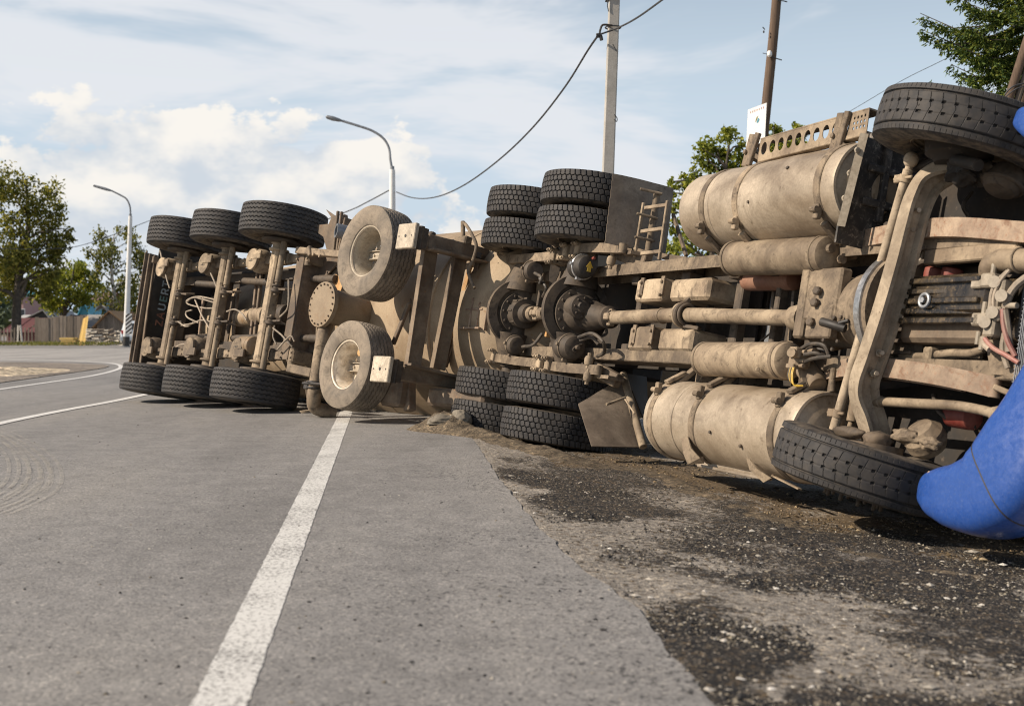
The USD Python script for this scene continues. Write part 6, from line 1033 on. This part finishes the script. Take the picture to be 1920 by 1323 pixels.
for x0, x1 in ((34, 33), (38, 42)): obj('leaning_prop', bar(z_up(at(x0, 0, YF - .5), 1.2), z_up(at(x1, 0, YF - 1.0), .0), .10, .05), 'log_wood', fence)
tb = thing('timber_stack', 'low stack of fresh yellow boards at the foot of the fence', 'timber', at(130, HY, 73) * [1, 1, 0])
for i in range(3):
    for j in range(4): c = at(131, HY, 73); obj('board', box((c[0] + r4.normal() * .03, c[1] - .3 + .2 * j, .10 + .15 * i), (.80 + .05 * r4.normal(), .18, .13), .01), 'new_wood', tb)
tb = thing('leaning_boards', 'bundle of fresh yellow boards leaning against the tall end of the fence', 'timber', at(150, HY, 74) * [1, 1, 0])
for i in range(6): obj('board', bar(z_up(at(147 + i * 2.2, 0, 73.6), .0), z_up(at(157 + i * 1.6, 0, 75.6), 1.62 + .03 * i), .075, .03), 'new_wood', tb)
def logs(name, label, x0, x1, topy, Y, mess, seed, n_rows):
    r = np.random.default_rng(seed); t = thing(name, label, 'firewood', at((x0 + x1) / 2, HY, Y) * [1, 1, 0]); a, b = at(x0, HY, Y), at(x1, HY, Y); H = (HY - topy) / F * Y + EYE; n = 0
    for i in range(n_rows):
        z = (i + .5) * H / n_rows; xx = a[0] + r.uniform(0, .1); stop = b[0] - (mess * (z / H) * (b[0] - a[0]) * .4)
        while xx < stop - .15:
            L = r.uniform(.22, .48); q = r.normal() * (.10 + mess * .5); p = np.array([xx + L / 2, Y + r.normal() * .05 * (1 + 3 * mess), z + mess * r.normal() * .05]); d = np.array([math.cos(q), mess * r.normal() * .4, math.sin(q)]) * L / 2
            obj('log', sweep([p - d, p + d], np.array([(-1, -.5), (-.2, -.9), (.9, -.6), (1, .3), (.2, .9), (-.8, .6)]) * H / n_rows * .54 * r.uniform(.8, 1.05)), 'log_wood' if r.uniform() > .25 else 'old_wood', t); xx += L * .98; n += 1
logs('firewood_stack', 'neat pale stack of split firewood right of the yellow boards', 160, 192, 616, 74, .0, 51, 11)
logs('firewood_heap', 'tumbled heap of firewood between the neat stack and the lamp post', 192, 232, 618, 74.5, .8, 52, 9)
def house(name, label, x0, x1, eave, ridge, Y, depth, wall, roof, gable=False, group=None, windows=0, over=.25, base=None, rx=None):
    """A pitched-roof building. gable: the gable end faces the road, with the ridge at pixel rx."""
    a, b = at(x0, HY, Y), at(x1, HY, Y); xl, xr = a[0], b[0]; he, hr = at(0, eave, Y)[2], at(0, ridge, Y)[2]; t = thing(name, label, 'house' if 'house' in name else 'shed', ((xl + xr) / 2, Y + depth / 2, 0), group)
    if gable:
        xm = at(rx, HY, Y)[0] if rx else (xl + xr) / 2; obj('wall', plate([(xl, 0), (xr, 0), (xr, he), (xm, hr - .06), (xl, he)], depth, (0, Y + depth / 2, 0), [1, 0, 0], [0, 0, 1]), wall, t)
        for nm, (p, q) in (('roof_slope', ((xl - over, he - over * (hr - he) / (xm - xl)), (xm, hr))), ('roof_slope', ((xm, hr), (xr + over, he - over * (hr - he) / (xr - xm))))):
            obj(nm, sheet([[(p[0], Y - over, p[1] + .04), (p[0], Y + depth + over, p[1] + .04)], [(q[0], Y - over, q[1] + .04), (q[0], Y + depth + over, q[1] + .04)]], .07), roof, t)
        n = int((xr - xl) / .16)
        if wall == 'old_wood':
            for k in range(n):
                xa = xl + (k + .5) * (xr - xl) / n; hh = he + (hr - he) * (1 - abs(xa - xm) / ((xm - xl) if xa < xm else (xr - xm))) - .14; obj('cladding_board', box((xa, Y - .02, hh / 2), ((xr - xl) / n * .92, .03, hh), .003), 'old_wood', t)
    else:
        obj('wall', box(((xl + xr) / 2, Y + depth / 2, he / 2), (xr - xl, depth, he), .02), wall, t); ym = Y + depth / 2
        obj('roof_slope', sheet([[(xl - over, Y - over, he - .05), (xr + over, Y - over, he - .05)], [(xl - over, ym, hr), (xr + over, ym, hr)]], .07), roof, t); obj('roof_slope', sheet([[(xl - over, ym, hr), (xr + over, ym, hr)], [(xl - over, Y + depth + over, he - .05), (xr + over, Y + depth + over, he - .05)]], .07), roof, t)
        n = max(2, int((xr - xl) / .55))
        if 'red' in roof:
            for k in range(n + 1): xa = xl - over + k * (xr - xl + 2 * over) / n; obj('roof_seam', bar((xa, Y - over, he - .0), (xa, ym, hr + .05), .04, .04), roof, t)
    for k in range(windows):
        xa = xl + (k + .5) * (xr - xl) / windows; fr = obj('window', box((xa, Y - .02, he * .58), (.95, .08, 1.15), .01), 'white', t); obj('pane', box((xa, Y - .065, he * .58), (.78, .02, .98), .004), 'window_dark', fr)
    return t
house('village_house', 'long house with a dark red metal roof behind the low part of the fence', 12, 66, 622, 596, 84, 6, 'roof_red', 'roof_red', windows=0)
house('village_house', 'house with a dark red seamed roof behind the tall part of the fence', 108, 170, 612, 590, 88, 7, 'wall_pale', 'roof_red', windows=3)
house('village_house', 'grey roofed house with a dark gable above the first red roof', 40, 98, 602, 582, 98, 6, 'black', 'roof_grey', gable=True, rx=82)
house('village_house', 'small pale roofed house by the poplar trunk', 24, 44, 600, 590, 104, 6, 'wall_pale', 'roof_pale', windows=1)
house('board_shed', 'weathered board shed with a rusty roof behind the firewood', 182, 236, 608, 584, 79, 4.5, 'old_wood', 'roof_rust', gable=True, rx=206)
house('lean_to_shed', 'grey sheet roof shed leaning left of the board shed', 152, 190, 612, 590, 82, 4, 'old_wood', 'roof_grey')
house('low_shed', 'low shed with a rusty sheet roof behind the parked car', 238, 300, 616, 589, 80, 5, 'wall_pale', 'roof_rust')
house('village_house', 'far house with a brown roof among the trees above the tarpaulin', 172, 196, 562, 546, 150, 9, 'wall_pink', 'roof_brown', windows=2)
house('village_house', 'far brick house beside the trailer tail', 262, 300, 560, 548, 135, 9, 'wall_brick', 'roof_brown', windows=2)
house('village_house', 'far pink house wall half hidden by the poplar trunk', 26, 44, 556, 544, 140, 9, 'wall_pink', 'roof_blue', windows=2)
house('village_house', 'turquoise roofed outbuilding in the trees left of the birch', 150, 166, 584, 566, 120, 7, 'roof_blue', 'roof_blue', gable=True, rx=158)
g_ = []
for i, s in enumerate(np.linspace(0, 1, 12)):
    g_.append([at(180 + 30 * s, 592 - 26 * math.sin(math.pi * min(1, s * .62 + .38)) * (.5 + .5 * s) * 1.0, 81 + 2.5 * q) + [0, 0, .12 * math.sin(5 * q + 6 * s)] for q in np.linspace(0, 1, 6)])
tag(obj('white_tarpaulin', sheet(g_, .03), 'roof_pale', smooth=40), 'pale crumpled tarpaulin humped over the shed roof left of the lamp post', 'tarpaulin')
tag(obj('tall_mast', rod(z_up(at(100, 0, 96), 0), at(100, 570, 96), .06, .05), 'concrete', smooth=40), 'thin pale post standing between the two red roofs', 'post')
# parked car, mostly hidden by the lamp post and the trailer
cx, cy = at(250, HY, 72)[:2]; car = thing('parked_car', 'silver blue hatchback parked behind the first lamp post', 'car', (cx, cy, 0))
prof = [(-.78, .30), (.78, .30), (.80, .75), (.72, .92), (.60, 1.38), (.42, 1.46), (-.42, 1.46), (-.60, 1.38), (-.72, .92), (-.80, .75)]
def car_loft():
    st_ = [(0, .86, .30, .90), (.12, 1, .22, 1.0), (.7, 1, .2, 1.0), (2.4, 1, .2, 1.0), (3.0, 1, .2, .68), (3.9, .93, .24, .60)]; G_ = []
    for y, sx_, z0, zs in st_: G_.append([(cx + px_ * sx_, cy + y, max(.28, pz * zs)) for px_, pz in prof])
    G_ = np.array(G_); n, m, _ = G_.shape; i = np.arange(m); j = (i + 1) % m; f = [np.c_[k * m + i, k * m + j, (k + 1) * m + j] for k in range(n - 1)] + [np.c_[k * m + i, (k + 1) * m + j, (k + 1) * m + i] for k in range(n - 1)] + [np.c_[j, i, np.full(m, n * m)], np.c_[(n - 1) * m + i, (n - 1) * m + j, np.full(m, n * m + 1)]]
    return np.vstack([G_.reshape(-1, 3), G_[0].mean(0), G_[-1].mean(0)]), np.vstack(f)
obj('body', car_loft(), 'car_paint', car, smooth=30)
obj('rear_window', box((cx, cy + .01, 1.14), (1.02, .10, .34), .02), 'window_dark', car)
for s in (-1, 1): obj('tail_lamp', box((cx + s * .60, cy - .01, .80), (.20, .10, .20), .02), 'tail_red', car)
obj('bumper', box((cx, cy - .02, .42), (1.5, .14, .22), .04), 'car_paint', car); obj('number_plate', box((cx, cy - .05, .66), (.50, .02, .11), .004), 'white', car)
for s in (-1, 1):
    for y in (.75, 3.15): wl = obj('wheel', [lathe([(.18, -.09), (.30, -.09), (.31, -.06), (.31, .06), (.30, .09), (.18, .09)], (cx + s * .72, cy + y, .31), (1, 0, 0), 24)], 'tyre', car, smooth=40); obj('hub', lathe([(.19, -.10), (.19, .10)], (cx + s * .72, cy + y, .31), (1, 0, 0), 20), 'galvanised', wl, smooth=40)
r5 = np.random.default_rng(61); n = 2600; P = np.c_[at(20, HY, 74)[0] + r5.uniform(-6, 6.5, n), 71.5 + r5.uniform(0, 3.8, n), np.zeros(n)]; P[:, 2] = .05 + .12 * r5.uniform(0, 1, n) * meshkit.fbm(P * .8, 3, 4) * 2
tag(obj('verge_grass', leaves(P, .22, 62, -.8, .16), 'grass'), 'dry and green grass tufts along the foot of the fence', 'grass', kind='stuff')
